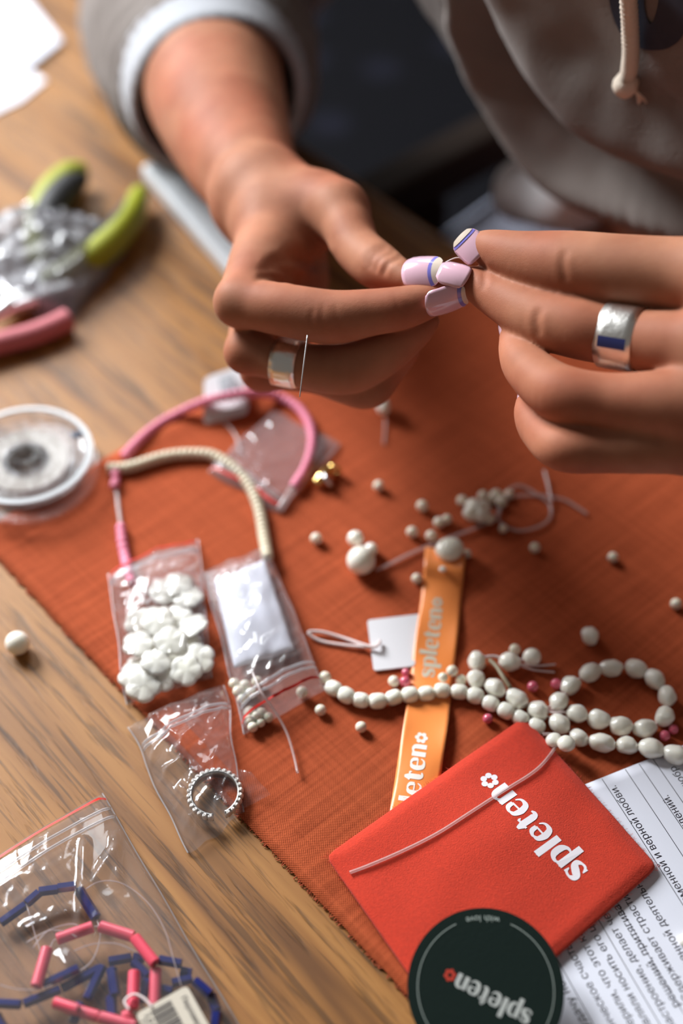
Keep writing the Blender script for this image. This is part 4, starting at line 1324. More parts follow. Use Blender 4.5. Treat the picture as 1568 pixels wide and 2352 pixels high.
# ------------------------------------------------------------------ orange satin ribbon
rbx = [(1022, 1262), (1020, 1300), (1016, 1340), (1010, 1400), (1000, 1480), (990, 1560), (981, 1640), (966, 1740), (953, 1830), (938, 1930), (932, 1980)]
rbz = [.0016, .0040, .0022, .0014, .0012, .0014, .0020, .0036, .0024, .0012, .0012]
rc_ = catmull(np.array([PZ(u, v, z) for (u, v), z in zip(rbx, rbz)]), 10)
RW = .0149
tgv = np.gradient(rc_, axis=0); tgv /= np.linalg.norm(tgv, axis=1)[:, None]
sdv = np.cross(tgv, [0, 0, 1.0]); sdv /= np.linalg.norm(sdv, axis=1)[:, None]     # tangent runs towards the camera; side = to the left
rs = np.concatenate([[0], np.cumsum(np.linalg.norm(np.diff(rc_, axis=0), axis=1))])
def ribbon_pt(s, x, off=0.0):
    """s metres along from the far end, x metres across"""
    c = np.array([np.interp(s, rs, rc_[:, k]) for k in range(3)]); d = np.array([np.interp(s, rs, sdv[:, k]) for k in range(3)])
    q = c+d*x
    q[2] = max(q[2], cz(q[0], q[1])+.0006) + .0009*(2*x/RW)**2*math.sin(s*160+1) + off
    return q
rb = thing('satin_ribbon', 'orange satin ribbon printed with white lettering running under the felt pouch', 'ribbon', rc_[0]*[1, 1, 0])
ns, nw = 110, 13
V = [ribbon_pt(rs[-1]*i/(ns-1), (j/(nw-1)-.5)*RW) for i in range(ns) for j in range(nw)]
b_ = mk('band', V, grid_faces(ns, nw), M['ribbon'], rb)
s_ = b_.modifiers.new('thickness', 'SOLIDIFY'); s_.thickness = .0003; s_.offset = 1
def s_of(v):
    return np.interp(v, [q[1] for q in rbx], np.interp(np.arange(len(rbx))*10, np.arange(len(rs)), rs))
sg = 1 if sdv[50][0] < 0 else -1     # letters' tops point to the left edge
def ribbon_word(v_end, v_start, xh, off, m, shift):
    V, F, L = word('spleten')
    s1, s0 = s_of(v_start), s_of(v_end)
    k = (s1-s0)/L
    place2d('lettering', V, F, lambda x, y: ribbon_pt(s1-x*k, sg*((y-.5)*xh)+shift, off), m, rb)
ribbon_word(1372, 1556, .0042, .0001, mat('silver_ribbon_print', srgb(206, 196, 176), .35), sg*.0012)
ribbon_word(1684, 1908, .0046, .0001, M['ribbon_print'], sg*.0008)
tag(lens('sequin', ribbon_pt(s_of(1313), .0005, .0012), .0014, .0014, .0008, M['nacre']), 'tiny white sequin stuck to the ribbon end', 'bead')

# ------------------------------------------------------------------ felt pouch
PZT = .0064
pcor = [P(748, 1960, PZT), P(1205, 1640, PZT), P(1512, 1985, PZT), P(1052, 2393, PZT)]
pu = thing('felt_pouch', 'red orange felt pouch printed with white lettering', 'pouch', P(1120, 2000, 0))
def pouch_pt(a, b, off=0.0):
    """a from A to B (0..1), b from the AB edge to the CD edge (0..1)"""
    q = (pcor[0]*(1-a)+pcor[1]*a)*(1-b)+(pcor[3]*(1-a)+pcor[2]*a)*b
    e = min(a, 1-a, b, 1-b)
    h = .0026*math.exp(-((a-.55)/.28)**2-((b-.42)/.3)**2) + .0004*noise.noise((a*5, b*5, 2.0)) - .0012*math.exp(-(e/.03)**2) + .0012*b*0
    return q+np.array([0, 0, h+off])
nu, nv = 70, 60
def pouch_grid(off):
    V = []
    for i in range(nu):
        for j in range(nv):
            a, b = i/(nu-1), j/(nv-1)
            q = pouch_pt(a, b, off)
            # slightly soft outline and rounded corners
            ca, cb = abs(a-.5)*2, abs(b-.5)*2
            k = max(0, ca-.93)*max(0, cb-.93)*14
            c = (pcor[0]+pcor[1]+pcor[2]+pcor[3])/4
            q = q+(c-q)*k*.22
            V.append(q)
    return V
V1 = pouch_grid(0); V2 = [np.array([q[0], q[1], max(cz(q[0], q[1])+.0022, q[2]-.0040)]) for q in V1]
F1 = grid_faces(nu, nv); F2 = [tuple(i+nu*nv for i in f[::-1]) for f in F1]
rim = [i*nv for i in range(nu)]+[(nu-1)*nv+j for j in range(1, nv)]+[i*nv+nv-1 for i in range(nu-2, -1, -1)]+[j for j in range(nv-2, 0, -1)]
V = V1+V2
F = F1+F2+[(rim[i], rim[i]+nu*nv, rim[(i+1) % len(rim)]+nu*nv, rim[(i+1) % len(rim)]) for i in range(len(rim))]
fb_ = mk('felt_body', V, F, M['felt'], pu)
m_ = fb_.modifiers.new('soften', 'BEVEL'); m_.width = .0008; m_.segments = 2; m_.limit_method = 'ANGLE'; m_.angle_limit = math.radians(50)
# felt fuzz along the edges
V = []; F = []
for k in range(700):
    t = random.random(); side = random.randrange(4)
    a, b = [(t, 0), (1, t), (t, 1), (0, t)][side]
    q = pouch_pt(a, b, -.0006); cc = (pcor[0]+pcor[2])/2; d = nrm(q-cc)
    e = q+d*random.uniform(.0002, .0009)+np.array([random.gauss(0, .0005), random.gauss(0, .0005), random.gauss(0, .0003)])
    v, f = tube_geo(np.array([q-d*.0003, (q+e)/2, e]), .00004, 3, False, len(V)); V += v; F += f
fz = mk('felt_fuzz', V, F, M['felt'], pu); fz['kind'] = 'stuff'
# lettering: from the s (low right) to the flower (upper left); tops point to the low left
w0 = P(1354, 1992, PZT+.002); w1 = P(1128, 1762, PZT+.002)
V, F, L = word('spleten')
dx = (w1-w0)/L; dn = nrm(np.cross([0, 0, 1.0], dx)); 
kx = np.linalg.norm(dx)
def pouch_uv(q):
    # world xy -> (a, b) on the pouch by Newton steps
    a = b = .5
    for _ in range(8):
        p0 = (pcor[0]*(1-a)+pcor[1]*a)*(1-b)+(pcor[3]*(1-a)+pcor[2]*a)*b
        ja = (pcor[1]-pcor[0])*(1-b)+(pcor[2]-pcor[3])*b; jb = (pcor[3]*(1-a)+pcor[2]*a)-(pcor[0]*(1-a)+pcor[1]*a)
        Mx = np.array([[ja[0], jb[0]], [ja[1], jb[1]]]); s = np.linalg.solve(Mx, (q-p0)[:2]); a += s[0]; b += s[1]
    return a, b
def on_pouch(x, y):
    q = w0+dx*x+dn*(y*kx*1.08)
    a, b = pouch_uv(q)
    return pouch_pt(a, b, .00012)
place2d('lettering', V, F, on_pouch, M['white_print'], pu)
# nylon string lying over the pouch
sp = []
for (u, v) in ((1246, 1686), (1268, 1687), (1284, 1695), (1273, 1719), (1247, 1753), (1215, 1780), (1152, 1819), (1078, 1867), (1004, 1914), (925, 1954), (846, 1988), (803, 2004)):
    q = P(u, v, PZT); a, b = pouch_uv(q)
    a2, b2 = min(max(a, 0), 1), min(max(b, 0), 1)
    sp.append(P(u, v, pouch_pt(a2, b2)[2]+.0008))
tag(tube('nylon_string', sp, .00055, M['thread'], None, 8, 8), 'translucent nylon string lying across the felt pouch', 'string')

# ------------------------------------------------------------------ round sticker
ST = thing('round_sticker', 'dark green round card with white and red lettering', 'sticker', P(1115, 2275, 0))
scx = P(1115, 2270, .0112)
tilt = math.radians(17)
SX = np.array([1.0, 0, 0]); SY = np.array([0, math.cos(tilt), math.sin(tilt)]); SN = np.cross(SX, SY)
SR = 180*((scx-np.array([0, 0, CAMH]))@FWD)/FPX
def st_pt(x, y, off=0.0): return scx+SX*x*SR+SY*y*SR+SN*off
n = 96
top = [st_pt(math.cos(2*math.pi*k/n), math.sin(2*math.pi*k/n), .0003) for k in range(n)]
bot = [q-SN*.0006 for q in top]
V = top+bot; F = [tuple(range(n)), tuple(range(2*n-1, n-1, -1))]+[(k, n+k, n+(k+1) % n, (k+1) % n) for k in range(n)]
mk('disc', V, F, M['sticker'], ST, smooth=False)
V = []; a0_ = math.radians(114); a1_ = math.radians(360+66)
nseg = 120
for k in range(nseg+1):
    a = a0_+(a1_-a0_)*k/nseg
    for r in (.864, .874): V.append(st_pt(r*math.cos(a), r*math.sin(a), .0004))
mk('ring_line', V, grid_faces(nseg+1, 2), M['sticker_line'], ST, smooth=False)
# "with love" bends along the far rim, upside down for the camera
wg = font_geo('with love', .12)
wl = max(v[0] for v in wg[0])
def arc_pt(x, y):
    r = .905-y
    a = math.pi/2+ (x-wl/2)/.88
    return st_pt(r*math.cos(a), r*math.sin(a), .0004)
place2d('small_lettering', wg[0], wg[1], arc_pt, M['sticker_line'], ST)
q0 = P(1222, 2330, .011); q1 = P(1046, 2240, .011)
def to_st(q):
    d = q-scx; return np.array([d@SX, d@SY])/SR
t0, t1 = to_st(q0), to_st(q1)
V, F, L = word('spleten', False)
dd = (t1-t0)/L; dk = np.linalg.norm(dd); dnn = np.array([-dd[1], dd[0]])
place2d('lettering', V, F, lambda x, y: st_pt(*(t0+dd*x+dnn*(y-.25)*1.05), .0004), M['sticker_print'], ST)
V, F = flower_geo(L+.40, .5)
fl_ = place2d('flower_mark', V, F, lambda x, y: st_pt(*(t0+dd*x+dnn*(y-.25)*1.05), .0004), M['red_print'], ST); fl_['label'] = 'red flower of six dots'

# ------------------------------------------------------------------ printed paper sheet
PO = P(1353, 1801, .0016); Pb = nrm(P(1496, 1744, .0016)-PO); Pa = nrm(np.cross(Pb, [0, 0, 1.0]))
if Pa[1] > 0: Pa = -Pa
sh = thing('printed_sheet', 'white sheet of ruled printed text under the felt pouch', 'paper', PO*[1, 1, 0])
def pap(a, b, off=0.0):
    q = PO+Pa*a+Pb*b
    q = q+np.array([0, 0, .0009+.0004*math.sin(a*60)+off])
    return q
na_, nb_ = 40, 30
V = [pap(.15*i/(na_-1), -.062+.152*j/(nb_-1)) for i in range(na_) for j in range(nb_)]
pg = mk('sheet', V, grid_faces(na_, nb_), M['paper'], sh)
s_ = pg.modifiers.new('thickness', 'SOLIDIFY'); s_.thickness = .0003; s_.offset = 0
def ab(u, v):
    q = P(u, v, .0025)-PO; return q@Pa, q@Pb
lines = [(1381.6, 1789.4), (1435, 1767.3), (1466, 1754), (1498.7, 1744)]
V = []; F = []
def rule(b, a0, a1, w=.00022):
    global V, F
    k = len(V); n = 24
    for i in range(n):
        a = a0+(a1-a0)*i/(n-1)
        V += [pap(a, b-w/2, .0002), pap(a, b+w/2, .0002)]
    F += grid_faces(n, 2, k)
bl = [ab(*q)[1] for q in lines]
for b in bl: rule(b, .0004, .145)
b5, b6, b7 = ab(1453, 2247.4)[1], ab(1466, 2156)[1], ab(1318, 2273)[1]
for b in (b5, b6, b7): rule(b, .0, .145)
for b in (.052, .064, .078): rule(b, .0004, .145)
mk('ruled_lines', V, F, M['ink'], sh, smooth=False)
def row(text, uvc, a_end, size=.0036):
    """text whose last letter lies at a_end, reading towards the top edge"""
    a_c, b_c = ab(*uvc)
    V, F = font_geo(text, size)
    L = max(q[0] for q in V)
    place2d('text_line', V, F, lambda x, y: pap(a_end+(L-x), b_c-(y-.0013), .0002), M['ink'], sh)
row('неизменной и верной любви.', (1474, 1915), ab(1424.6, 1799.8)[0])
row('символ вещих видений.', (1558, 1880), ab(1534, 1827)[0])
row('вечной и верной любр.', (1562, 1793), ab(1544, 1757)[0])
row('общественной деятельн', (1489.6, 2075.7), ab(1463, 2030)[0])
row('жизни. Сдерживает страсти', (1455.8, 2096.5), ab(1437, 2058)[0])
row('решений, притягива', (1427, 2104), ab(1414, 2082)[0])
row('настроение, делает че', (1406, 2130), ab(1392, 2100)[0])
row('заставляли носить его ц', (1372.5, 2161.5), ab(1356, 2128)[0])
row('верили, что этот ка', (1341, 2169), ab(1325, 2142)[0])
row('рунческое счасть', (1315, 2198), ab(1300, 2172)[0])
row('дарит удачу нет', (1310, 2299), ab(1288, 2240)[0])
# ------------------------------------------------------------------ zip bags
def bag(name, label, quad, h, seed, zipside=None, zippos=(.06, .10), film='film', crease=.0012, res=64, zip_red=True, wob=.0, floor=.0010, pw=.35, lines=()):
    """quad: four pixel corners TL TR BR BL; a pillow of film lying on the table.  local u runs TL->TR, v runs TL->BL"""
    c = [PZ(*q, .0) for q in quad]
    root = thing(name, label, 'bag', (c[0]+c[1]+c[2]+c[3])/4*[1, 1, 0])
    W = np.linalg.norm(c[1]-c[0]); Hh = np.linalg.norm(c[3]-c[0])
    def base(u, v):
        q = (c[0]*(1-u)+c[1]*u)*(1-v)+(c[3]*(1-u)+c[2]*u)*v
        q = q.copy()
        k = .0012*wob
        q[0] += k*noise.noise((u*3+seed, v*3, 1)); q[1] += k*noise.noise((u*3+seed, v*3, 5))
        return q
    def top(u, v, off=0.0):
        q = base(u, v)
        e = max(0.0, min(u, 1-u)*2)*max(0.0, min(v, 1-v)*2)
        p = (min(1, 4*u*(1-u))*min(1, 4*v*(1-v)))**pw
        x, y = u*W*1000, v*Hh*1000      # millimetres
        rg = 1-abs(noise.noise((x*.055+seed, y*.10, seed*1.3)))*2.0
        r2 = 1-abs(noise.noise((x*.16+y*.09+seed, y*.05-x*.04, seed*2.1)))*2.2
        cr = crease*.32*(max(0, rg)**3*1.1 + max(0, r2)**4*.9 + .30*noise.noise((x*.20, y*.20, seed)))
        for (u0, v0, u1, v1, wd, amp) in lines:
            du, dv = (u1-u0)*W, (v1-v0)*Hh; L2 = du*du+dv*dv
            s = min(1, max(0, ((u-u0)*W*du+(v-v0)*Hh*dv)/L2))
            dd = math.hypot((u-u0)*W-s*du, (v-v0)*Hh-s*dv)
            cr += amp*max(0, 1-dd/wd)*min(1, s*6, (1-s)*6)
        q[2] = max(cz(q[0], q[1]), 0)+floor+h*p+cr*min(1, p*1.6)+off
        return q
    def bot(u, v):
        q = base(u, v); q[2] = max(cz(q[0], q[1]), 0)+.0004; return q
    n = res
    V = [top(i/(n-1), j/(n-1)) for i in range(n) for j in range(n)]
    F = grid_faces(n, n)
    V2 = [bot(i/(n-1), j/(n-1)) for i in range(n) for j in range(n)]
    F2 = [tuple(k+n*n for k in f[::-1]) for f in F]
    mk('film', V+V2, F+F2, M[film], root)
    # welded side seams
    seams = []
    for uu in (0.0, 1.0):
        seams.append(tube_geo(np.array([top(uu, j/20) for j in range(21)]), .00035, 5, False))
    V, F = join_geo(seams); mk('seam', V, F, M['zipclear'], root)
    if zipside:
        def zl(t, s):
            return {'top': (t, s), 'bottom': (t, 1-s), 'left': (s, t), 'right': (1-s, t)}[zipside]
        a, b = zippos
        for s in (b, b+.035):
            pts = [top(*zl(t, s), .0004) for t in np.linspace(.01, .99, 24)]
            V, F = tube_geo(np.array(pts), .00055, 6); mk('zip_ridge', V, F, M['zipclear'], root)
        if zip_red:
            wv = .0010/(Hh if zipside in ('top', 'bottom') else W)
            V = []
            for t in np.linspace(.0, 1, 30):
                for s in (a, a+wv): V.append(top(*zl(t, s), .0005))
            mk('red_line', V, grid_faces(30, 2), M['zipred'], root)
    return root, top, base

# bag of shell flowers
bg1, top1, base1 = bag('zip_bag', 'clear zip bag filled with white shell flowers, red line at its far end', [(249, 1322), (455, 1243), (487, 1560), (292, 1622)], .0105, 3.0, 'top', (.045, .12), crease=.0022, wob=1.0)
def flower_mesh():
    V = []; F = []; nt_, nr = 30, 6
    for s in (1, -1):
        for i in range(nr):
            f = i/(nr-1)
            for k in range(nt_):
                a = 2*math.pi*k/nt_; rr = .86+.14*abs(math.cos(2.5*a))**.7
                z = (.20*(1-f*f)+.10*f*f*abs(math.cos(2.5*a))) if s > 0 else -.10*(1-f)+.02
                if i == nr-1: z = .06
                V.append((f*rr*math.cos(a), f*rr*math.sin(a), z))
    for s in range(2):
        b = s*nr*nt_
        for i in range(nr-1):
            for k in range(nt_):
                f = (b+i*nt_+k, b+(i+1)*nt_+k, b+(i+1)*nt_+(k+1) % nt_, b+i*nt_+(k+1) % nt_)
                F.append(f if s == 0 else f[::-1])
    me = bpy.data.meshes.new('shell_flower'); me.from_pydata(V, [], F)
    bm = bmesh.new(); bm.from_mesh(me); bmesh.ops.remove_doubles(bm, verts=bm.verts, dist=1e-5); bm.to_mesh(me); bm.free()
    me.polygons.foreach_set('use_smooth', [True]*len(me.polygons)); me.materials.append(M['nacre'])
    return me
FLM = flower_mesh()
first = None
spots = [(408, 1345, 1), (432, 1372, 1), (378, 1362, 1), (322, 1432, 1), (362, 1428, 2), (405, 1425, 1), (440, 1440, 2), (318, 1480, 2), (352, 1478, 1), (392, 1474, 3),
         (432, 1490, 1), (452, 1515, 2), (322, 1530, 1), (358, 1522, 3), (398, 1522, 1), (330, 1575, 2), (366, 1558, 2), (428, 1540, 3), (310, 1556, 1)]
for k, (u, v, lv) in enumerate(spots):
    q = PZ(u, v, (.0022, .0046, .0068)[lv-1])
    if first is None: first = o = obj('shell_flower', FLM, None, None, q)
    else: o = first.copy(); C.objects.link(o); o.location = tuple(q)
    r = random.uniform(.0058, .0068); o.scale = (r, r, r)
    o.rotation_euler = (random.gauss(0, .16), random.gauss(0, .16), random.random()*6.28)
    tag(o, 'white shell flower piled inside the clear zip bag', 'bead', 'shell flowers in the zip bag')

# bag with the white label
bg2, top2, base2 = bag('label_bag', 'clear zip bag holding a crumpled white label, red line at its near end', [(470, 1318), (616, 1271), (747, 1588), (560, 1690)], .0100, 11.0, 'bottom', (.050, .115), film='film_white', crease=.0026, wob=1.0)
lab = thing('paper_label', 'white paper label inside the zip bag with seed beads', 'label', base2(.45, .4)*[1, 1, 0])
V = []
nl = 30
lc = [(495, 1352), (608, 1300), (676, 1506), (540, 1548)]
lw = [PZ(*q, 0) for q in lc]
for i in range(nl):
    for j in range(nl):
        u, v = i/(nl-1), j/(nl-1)
        q = (lw[0]*(1-u)+lw[1]*u)*(1-v)+(lw[3]*(1-u)+lw[2]*u)*v
        q[2] = max(cz(q[0], q[1]), 0)+.0035+.0030*(4*u*(1-u)*4*v*(1-v))**.5+.0010*noise.noise((u*4, v*4, 7))
        V.append(q)
lo_ = mk('paper', V, grid_faces(nl, nl), M['paper'], lab)
s_ = lo_.modifiers.new('thickness', 'SOLIDIFY'); s_.thickness = .0003
first = None
for (u, v, r) in [(548, 1588, 14), (562, 1574, 13), (576, 1592, 13), (556, 1606, 12), (590, 1566, 13), (573, 1636, 14), (590, 1646, 14), (574, 1655, 13), (600, 1638, 13), (580, 1670, 12), (616, 1648, 12), (694, 1590, 14), (538, 1570, 13), (598, 1660, 11)]:
    rr = px2m(u, v, r); q = PZ(u, v, rr+.0008)
    if first is None: first = o = obj('seed_bead', SEED, None, None, q)
    else: o = first.copy(); C.objects.link(o); o.location = tuple(q)
    o.scale = (rr,)*3
    tag(o, 'white seed bead inside the bag with the white label', 'bead', 'seed beads in the label bag')

# bag with the silver ring
bg3, top3, base3 = bag('ring_bag', 'clear open bag with a silver ring hanging over the cloth hem', [(294, 1674), (514, 1578), (560, 1868), (432, 1962)], .0075, 23.0, 'top', (.10, .20), crease=.0028, zip_red=False, wob=1.5,
    lines=[(.25, .45, .70, .30, .004, .003), (.1, .50, .42, .52, .003, .003), (.80, .36, .95, .25, .003, .003), (.18, .62, .30, .78, .003, .003), (.55, .85, .75, .95, .003, .002)])
fp = [PZ(545, 1770, .003), PZ(575, 1775, .004), PZ(622, 1828, .0015), PZ(545, 1868, .001)]
V = []
for i in range(12):
    for j in range(12):
        u, v = i/11, j/11
        q = (fp[0]*(1-u)+fp[1]*u)*(1-v)+(fp[3]*(1-u)+fp[2]*u)*v
        q[2] += .0012*noise.noise((u*3, v*3, 2))+.001
        V.append(q)
mk('film_flap', V, grid_faces(12, 12), M['film'], bg3)
rq = PZ(494, 1826, .0042)
rg = thing('beaded_ring', 'open silver ring with a beaded rim inside the clear bag', 'ring', rq*[1, 1, 0])
RR = px2m(494, 1826, 57)
V = []; F = []
n = 90; g0 = math.radians(-62); span = math.radians(332)
prof = [(-.0018, .0), (-.0018, -.0008), (.0018, -.0008), (.0018, 0)]
for i in range(n):
    a = g0+span*i/(n-1)
    for (z, t) in prof: V.append(rq+np.array([(RR+t)*math.cos(a), (RR+t)*math.sin(a)*1.05, z]))
F = [(i*4+k, (i+1)*4+k, (i+1)*4+(k+1) % 4, i*4+(k+1) % 4) for i in range(n-1) for k in range(4)]+[(0, 1, 2, 3), ((n-1)*4+3, (n-1)*4+2, (n-1)*4+1, (n-1)*4)]
mk('band', V, F, M['silver_dark'], rg)
bm = bmesh.new(); bmesh.ops.create_uvsphere(bm, u_segments=14, v_segments=10, radius=1); sme = bpy.data.meshes.new('ring_bead'); bm.to_mesh(sme); bm.free(); sme.polygons.foreach_set('use_smooth', [True]*len(sme.polygons)); sme.materials.append(M['silver'])
for i in range(26):
    a = g0+span*(i+.5)/26
    obj('ring_bead', sme, None, rg, rq+np.array([(RR+.0002)*math.cos(a), (RR+.0002)*math.sin(a)*1.05, .0006]), None, (.00105, .00105, .0015))

# pale empty bag in the pink strand's arc
bg5, top5, base5 = bag('empty_bag', 'small empty pale bag under the pink strand, pink edge at its near side', [(626, 948), (779, 1022), (640, 1180), (480, 1088)], .0035, 31.0, 'bottom', (.03, .08), film='film_pink', crease=.0016, wob=2.0)

# large bag of tube beads in the near left corner
bg4, top4, base4 = bag('bead_bag', 'large clear zip bag of blue and pink tube beads in the near left corner', [(-160, 2075), (236, 1826), (600, 2452), (150, 2760)], .0100, 41.0, 'top', (.022, .075), crease=.0005, res=110, wob=.6, pw=.30,
    lines=[(.93, .22, .62, .33, .0030, .0024), (.60, .34, .30, .30, .0030, .0018), (.80, .13, .56, .42, .0022, .0034), (.95, .16, .82, .35, .0025, .0022), (.45, .42, .40, .75, .003, .002)])
blue_px = [(179, 41, 222, 110), (89, 48, 134, 42), (132, 40, 176, 34), (0, 121, 60, 78), (60, 76, 90, 50), (97, 263, 182, 223), (140, 271, 230, 223), (53, 306, 140, 271), (-45, 302, 50, 307), (249, 208, 303, 199), (306, 198, 332, 204), (364, 204, 418, 214), (415, 230, 440, 236), (394, 258, 442, 247),
           (447, 252, 485, 284), (198, 297, 236, 217), (256, 223, 265, 287), (185, 303, 166, 352), (255, 287, 258, 335), (306, 207, 341, 242), (338, 249, 322, 303), (485, 284, 498, 322), (370, 271, 396, 277), (498, 325, 494, 362), (-10, 330, 12, 372)]
pink_px = [(129, 158, 215, 128), (228, 127, 308, 152), (308, 152, 357, 214), (358, 224, 354, 313), (109, 176, 83, 268), (123, 302, 180, 320), (150, 314, 227, 335), (227, 335, 313, 358), (308, 230, 305, 319), (281, 338, 306, 328)]
def tube_strand(name, label, lst, me, rpx, z0, thr):
    root = thing(name, label, 'necklace', P(lst[0][0], lst[0][1]+2000))
    ends = []
    for k, (x0, y0, x1, y1) in enumerate(lst):
        r = px2m(x0, y0+2000, rpx)
        z = z0+.0012*((k*7) % 3)
        a, b = P(x0, y0+2000, z), P(x1, y1+2000, z)
        o = obj('bead', me, None, root, (a+b)/2, None, (np.linalg.norm(b-a)/2*.97, r, r))
        along(o, b-a); ends.append((a, b))
    for (i, j, mid) in thr:
        a, b = ends[i][1], ends[j][0]
        pts = [a]+[P(u, v+2000, .006) for (u, v) in mid]+[b]
        tube('thread', pts, .00022, M['thread'], root, 5, 6)
    return root
tube_strand('pink_bead_strand', 'ring of coral pink tube beads in the corner zip bag', pink_px, TUBEP, 13.8, .0070, [(0, 1, []), (4, 0, [(118, 170)]), (2, 3, []), (5, 6, []), (8, 9, [(300, 330)])])
tube_strand('blue_bead_strand', 'tangle of shiny navy tube beads in the corner zip bag', blue_px, TUBEB, 12.5, .0040, [(0, 4, [(230, 150), (215, 200), (185, 228), (120, 250)]), (1, 2, []), (8, 7, []), (13, 14, [])])
ct = thing('loose_thread', 'fine clear thread coiled inside the corner zip bag', 'thread', P(300, 2100))
for pts in ([(197, 42), (225, 26), (262, 24), (300, 40), (345, 80), (380, 140), (400, 210), (416, 265)], [(170, 184), (215, 168), (270, 168), (320, 190)], [(75, 178), (110, 138), (165, 122), (190, 135)], [(60, 165), (110, 138), (150, 140), (176, 152)], [(0, 262), (40, 272), (90, 272), (120, 262)]):
    tube('thread', [P(u, v+2000, .0085) for (u, v) in pts], .00020, M['thread'], ct, 5, 6)
bt = thing('barcode_tag', 'ivory paper tag with barcode and printed word among the navy beads', 'tag', P(400, 2300))
cA, cB = P(311, 2329, .0122), P(429, 2263, .0122)
bu = nrm(cB-cA); bv = nrm(np.cross(bu, [0, 0, 1.0])); bv = bv if bv[1] < 0 else -bv
tw = np.linalg.norm(cB-cA)
tagplate('card', [cA, cB, cB+bv*.030, cA+bv*.030], 0, .0005, M['tagcard'], bt, .0016)
def tg_pt(x, y): return cA+bu*x+bv*y+np.array([0, 0, .0001])
V = []; F = []
wds = [1, 2, 1, 1, 3, 1, 2, 1, 1, 3, 2, 1, 1, 2]
y = .0016
for w_ in wds+wds[:9]:
    b = len(V); ww = .00020*w_
    # the bars lie across the tag, one below the other
    V += [tg_pt(.0040, y), tg_pt(.0104, y), tg_pt(.0104, y+ww), tg_pt(.0040, y+ww)]; F.append((b, b+1, b+2, b+3)); y += ww+.00036
mk('barcode', V, F, M['ink'], bt, smooth=False)
def tag_text(t, size, x0, y0):
    V, F = font_geo(t, size)
    place2d('lettering', V, F, lambda x, y: tg_pt(x0+y, y0+x), M['ink'], bt)
tag_text('Перламутр', .0023, tw-.0032, .0024)
tag_text('2 0 0', .0023, .0020, .0016)
tag_text('Гр', .0023, .0002, .0026)
tube('string', [tg_pt(.005, .0008), tg_pt(.004, -.003), tg_pt(.002, -.0055), tg_pt(-.001, -.005), tg_pt(-.001, -.002)], .0004, M['thread_white'], bt, 6, 6)

# ------------------------------------------------------------------ clear wire reel
RC = P(56, 1046, .0115)
re_ = thing('wire_reel', 'clear plastic reel of fine wire on the wood and cloth at the left', 'reel', RC*[1, 1, 0])
def lathe(name, prof, c, m, parent, n=72, closed=True):
    V = []; k = len(prof)
    for i in range(n):
        a = 2*math.pi*i/n
        for (r, z) in prof: V.append((c[0]+r*math.cos(a), c[1]+r*math.sin(a), z))
    F = [(i*k+j, ((i+1) % n)*k+j, ((i+1) % n)*k+(j+1) % k, i*k+(j+1) % k) for i in range(n) for j in range(k if closed else k-1)]
    o = mk(name, V, F, m, parent, True, c)
    bm = bmesh.new(); bm.from_mesh(o.data); bmesh.ops.recalc_face_normals(bm, faces=bm.faces); bm.to_mesh(o.data); bm.free()
    try: o.data.set_sharp_from_angle(angle=math.radians(40))
    except Exception: pass
    return o
Rr = .0270
lathe('upper_flange', [(.0070, .0105), (.0185, .0105), (.0195, .0118), (.0225, .0118), (.0245, .0125), (Rr, .0122), (Rr, .0100), (.0240, .0100), (.0070, .0092)], RC, M['clearplastic'], re_)
lathe('lower_flange', [(.0070, .0022), (.0195, .0022), (.0240, .0030), (.0282, .0032), (.0282, .0012), (.0070, .0012)], RC, M['clearplastic'], re_)
lathe('hub', [(.0040, .0130), (.0068, .0130), (.0090, .0105), (.0090, .0022), (.0040, .0022)], RC, M['clearplastic'], re_)
lathe('wound_wire', [(.0092, .0026), (.0165, .0026), (.0168, .0060), (.0165, .0092), (.0092, .0092)], RC, M['reelwire'], re_)
rim_ = lathe('rim_highlight', [(.0246, .0128), (.0266, .0126), (.0266, .0118), (.0246, .0120)], RC, M['whiteplastic'], re_)  # white ring put in for the highlight along the clear rim
V, F = box_geo(P(176, 998, .0125), [.0022, .0008, 0], [-.0006, .0016, 0], [0, 0, .0006]); bevel(mk('notch_clip', V, F, M['navyplastic'], re_, smooth=False), .0004)['label'] = 'small dark blue clip'

# ------------------------------------------------------------------ cutters with green handles under a grey bag
pl_ = thing('pliers', 'pliers with lime green and black handles under a grey plastic bag', 'pliers', P(150, 600))
def handle(px, r, seed):
    pts = [PZ(u, v, z) for (u, v, z) in px]
    o = tube('handle', pts, [r*.55, r*.95, r*1.05, r, r*.8, r*.6], M['green'], pl_, 18, 8)
    return pts
hA = handle([(196, 392, .0085), (160, 402, .0095), (120, 440, .0100), (92, 490, .0100), (84, 545, .0090), (88, 600, .0080)], .0070, 1)
hB = handle([(322, 440, .0080), (302, 490, .0090), (262, 545, .0095), (208, 592, .0100), (150, 625, .0090), (100, 650, .0080)], .0070, 2)
def inlay(px, r):
    pts = [PZ(u, v, z) for (u, v, z) in px]
    return tube('grip_inlay', pts, [r*.5, r, r*1.1, r, r*.6], M['black'], pl_, 14, 8)
inlay([(192, 410, .0115), (160, 428, .0130), (130, 460, .0136), (108, 498, .0132), (96, 535, .0115)], .0068)['label'] = 'black rubber grip inlay'
inlay([(296, 456, .0120), (276, 494, .0130), (244, 534, .0130), (206, 566, .0125), (176, 588, .0110)], .0032)['label'] = 'dark rubber grip inlay'
j = PZ(84, 660, .0065)
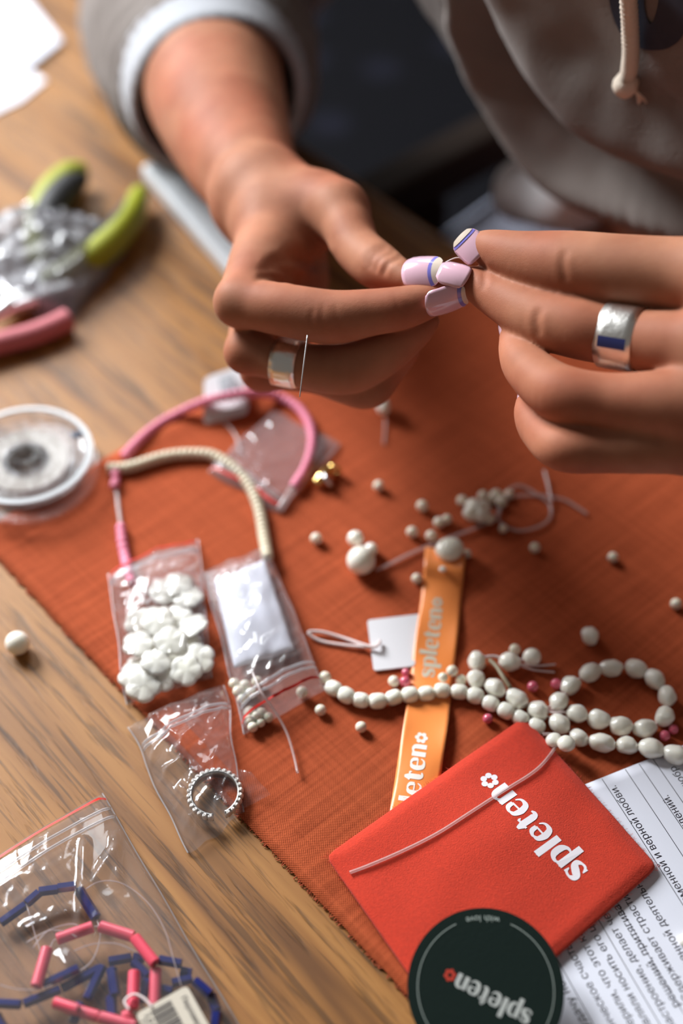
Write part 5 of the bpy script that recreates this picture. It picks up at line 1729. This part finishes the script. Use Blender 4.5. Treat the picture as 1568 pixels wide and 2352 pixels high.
V, F = box_geo(j, [-.013, -.007, 0], [.006, -.010, 0], [0, 0, .0035]); bevel(mk('joint', V, F, M['steel'], pl_, smooth=False), .002)
tube('jaw', [PZ(80, 662, .0065), PZ(20, 705, .0065), PZ(-40, 740, .0060)], [.0055, .0045, .0022], M['steel'], pl_, 12, 6)
bg6, top6, base6 = bag('crumpled_bag', 'crumpled cloudy grey plastic bag lying over the pliers', [(-200, 655), (85, 494), (292, 576), (168, 738)], .020, 57.0, None, film='film_grey', crease=.0060, wob=4.0, res=60)

# ------------------------------------------------------------------ long white case beside the forearm
c1, c2 = P(322, 378, .009), P(475, 556, .009)
du = nrm(c2-c1); dv = nrm(np.cross([0, 0, 1.0], du)); dv = dv if dv[0] > 0 else -dv
Lc = .118; Wc = .036
cs = thing('white_case', 'long flat white plastic case lying beside the forearm on the wood', 'case', (c1+du*Lc/2+dv*Wc/2)*[1, 1, 0])
V, F = box_geo(c1+du*Lc/2+dv*Wc/2-[0, 0, .0042], du*Lc/2, dv*Wc/2, [0, 0, .0042]); bevel(mk('shell', V, F, M['whiteplastic'], cs, smooth=False), .0018, 3)
V, F = box_geo(c1+du*(Lc*.40)+dv*(Wc*.62)+[0, 0, .0001], du*Lc*.16, dv*Wc*.20, [0, 0, .0003]); bevel(mk('label_panel', V, F, mat('soft_grey_panel', srgb(150, 158, 164), .5), cs, smooth=False), .0002)

# ------------------------------------------------------------------ white papers at the far left
for (px, lab_, nm, z) in (([(-160, -40), (20, -60), (142, 92), (70, 150), (-160, 225)], 'larger white paper sheet at the far left corner of the table', 'paper_sheet', .0026), ([(-160, 160), (40, 140), (106, 184), (48, 232), (-160, 330)], 'smaller white paper sheet sticking out below the larger one', 'paper_sheet', .0010)):
    pts = [P(u, v, z) for (u, v) in px]
    nrmz = sum((pts[i][0]*pts[(i+1) % 5][1]-pts[(i+1) % 5][0]*pts[i][1]) for i in range(5))
    if nrmz < 0: pts = pts[::-1]
    V, F = plate_geo(pts, None, .0008)
    tag(mk(nm, V, F, M['paper'], None, smooth=False), lab_, 'paper', 'papers at the far left')
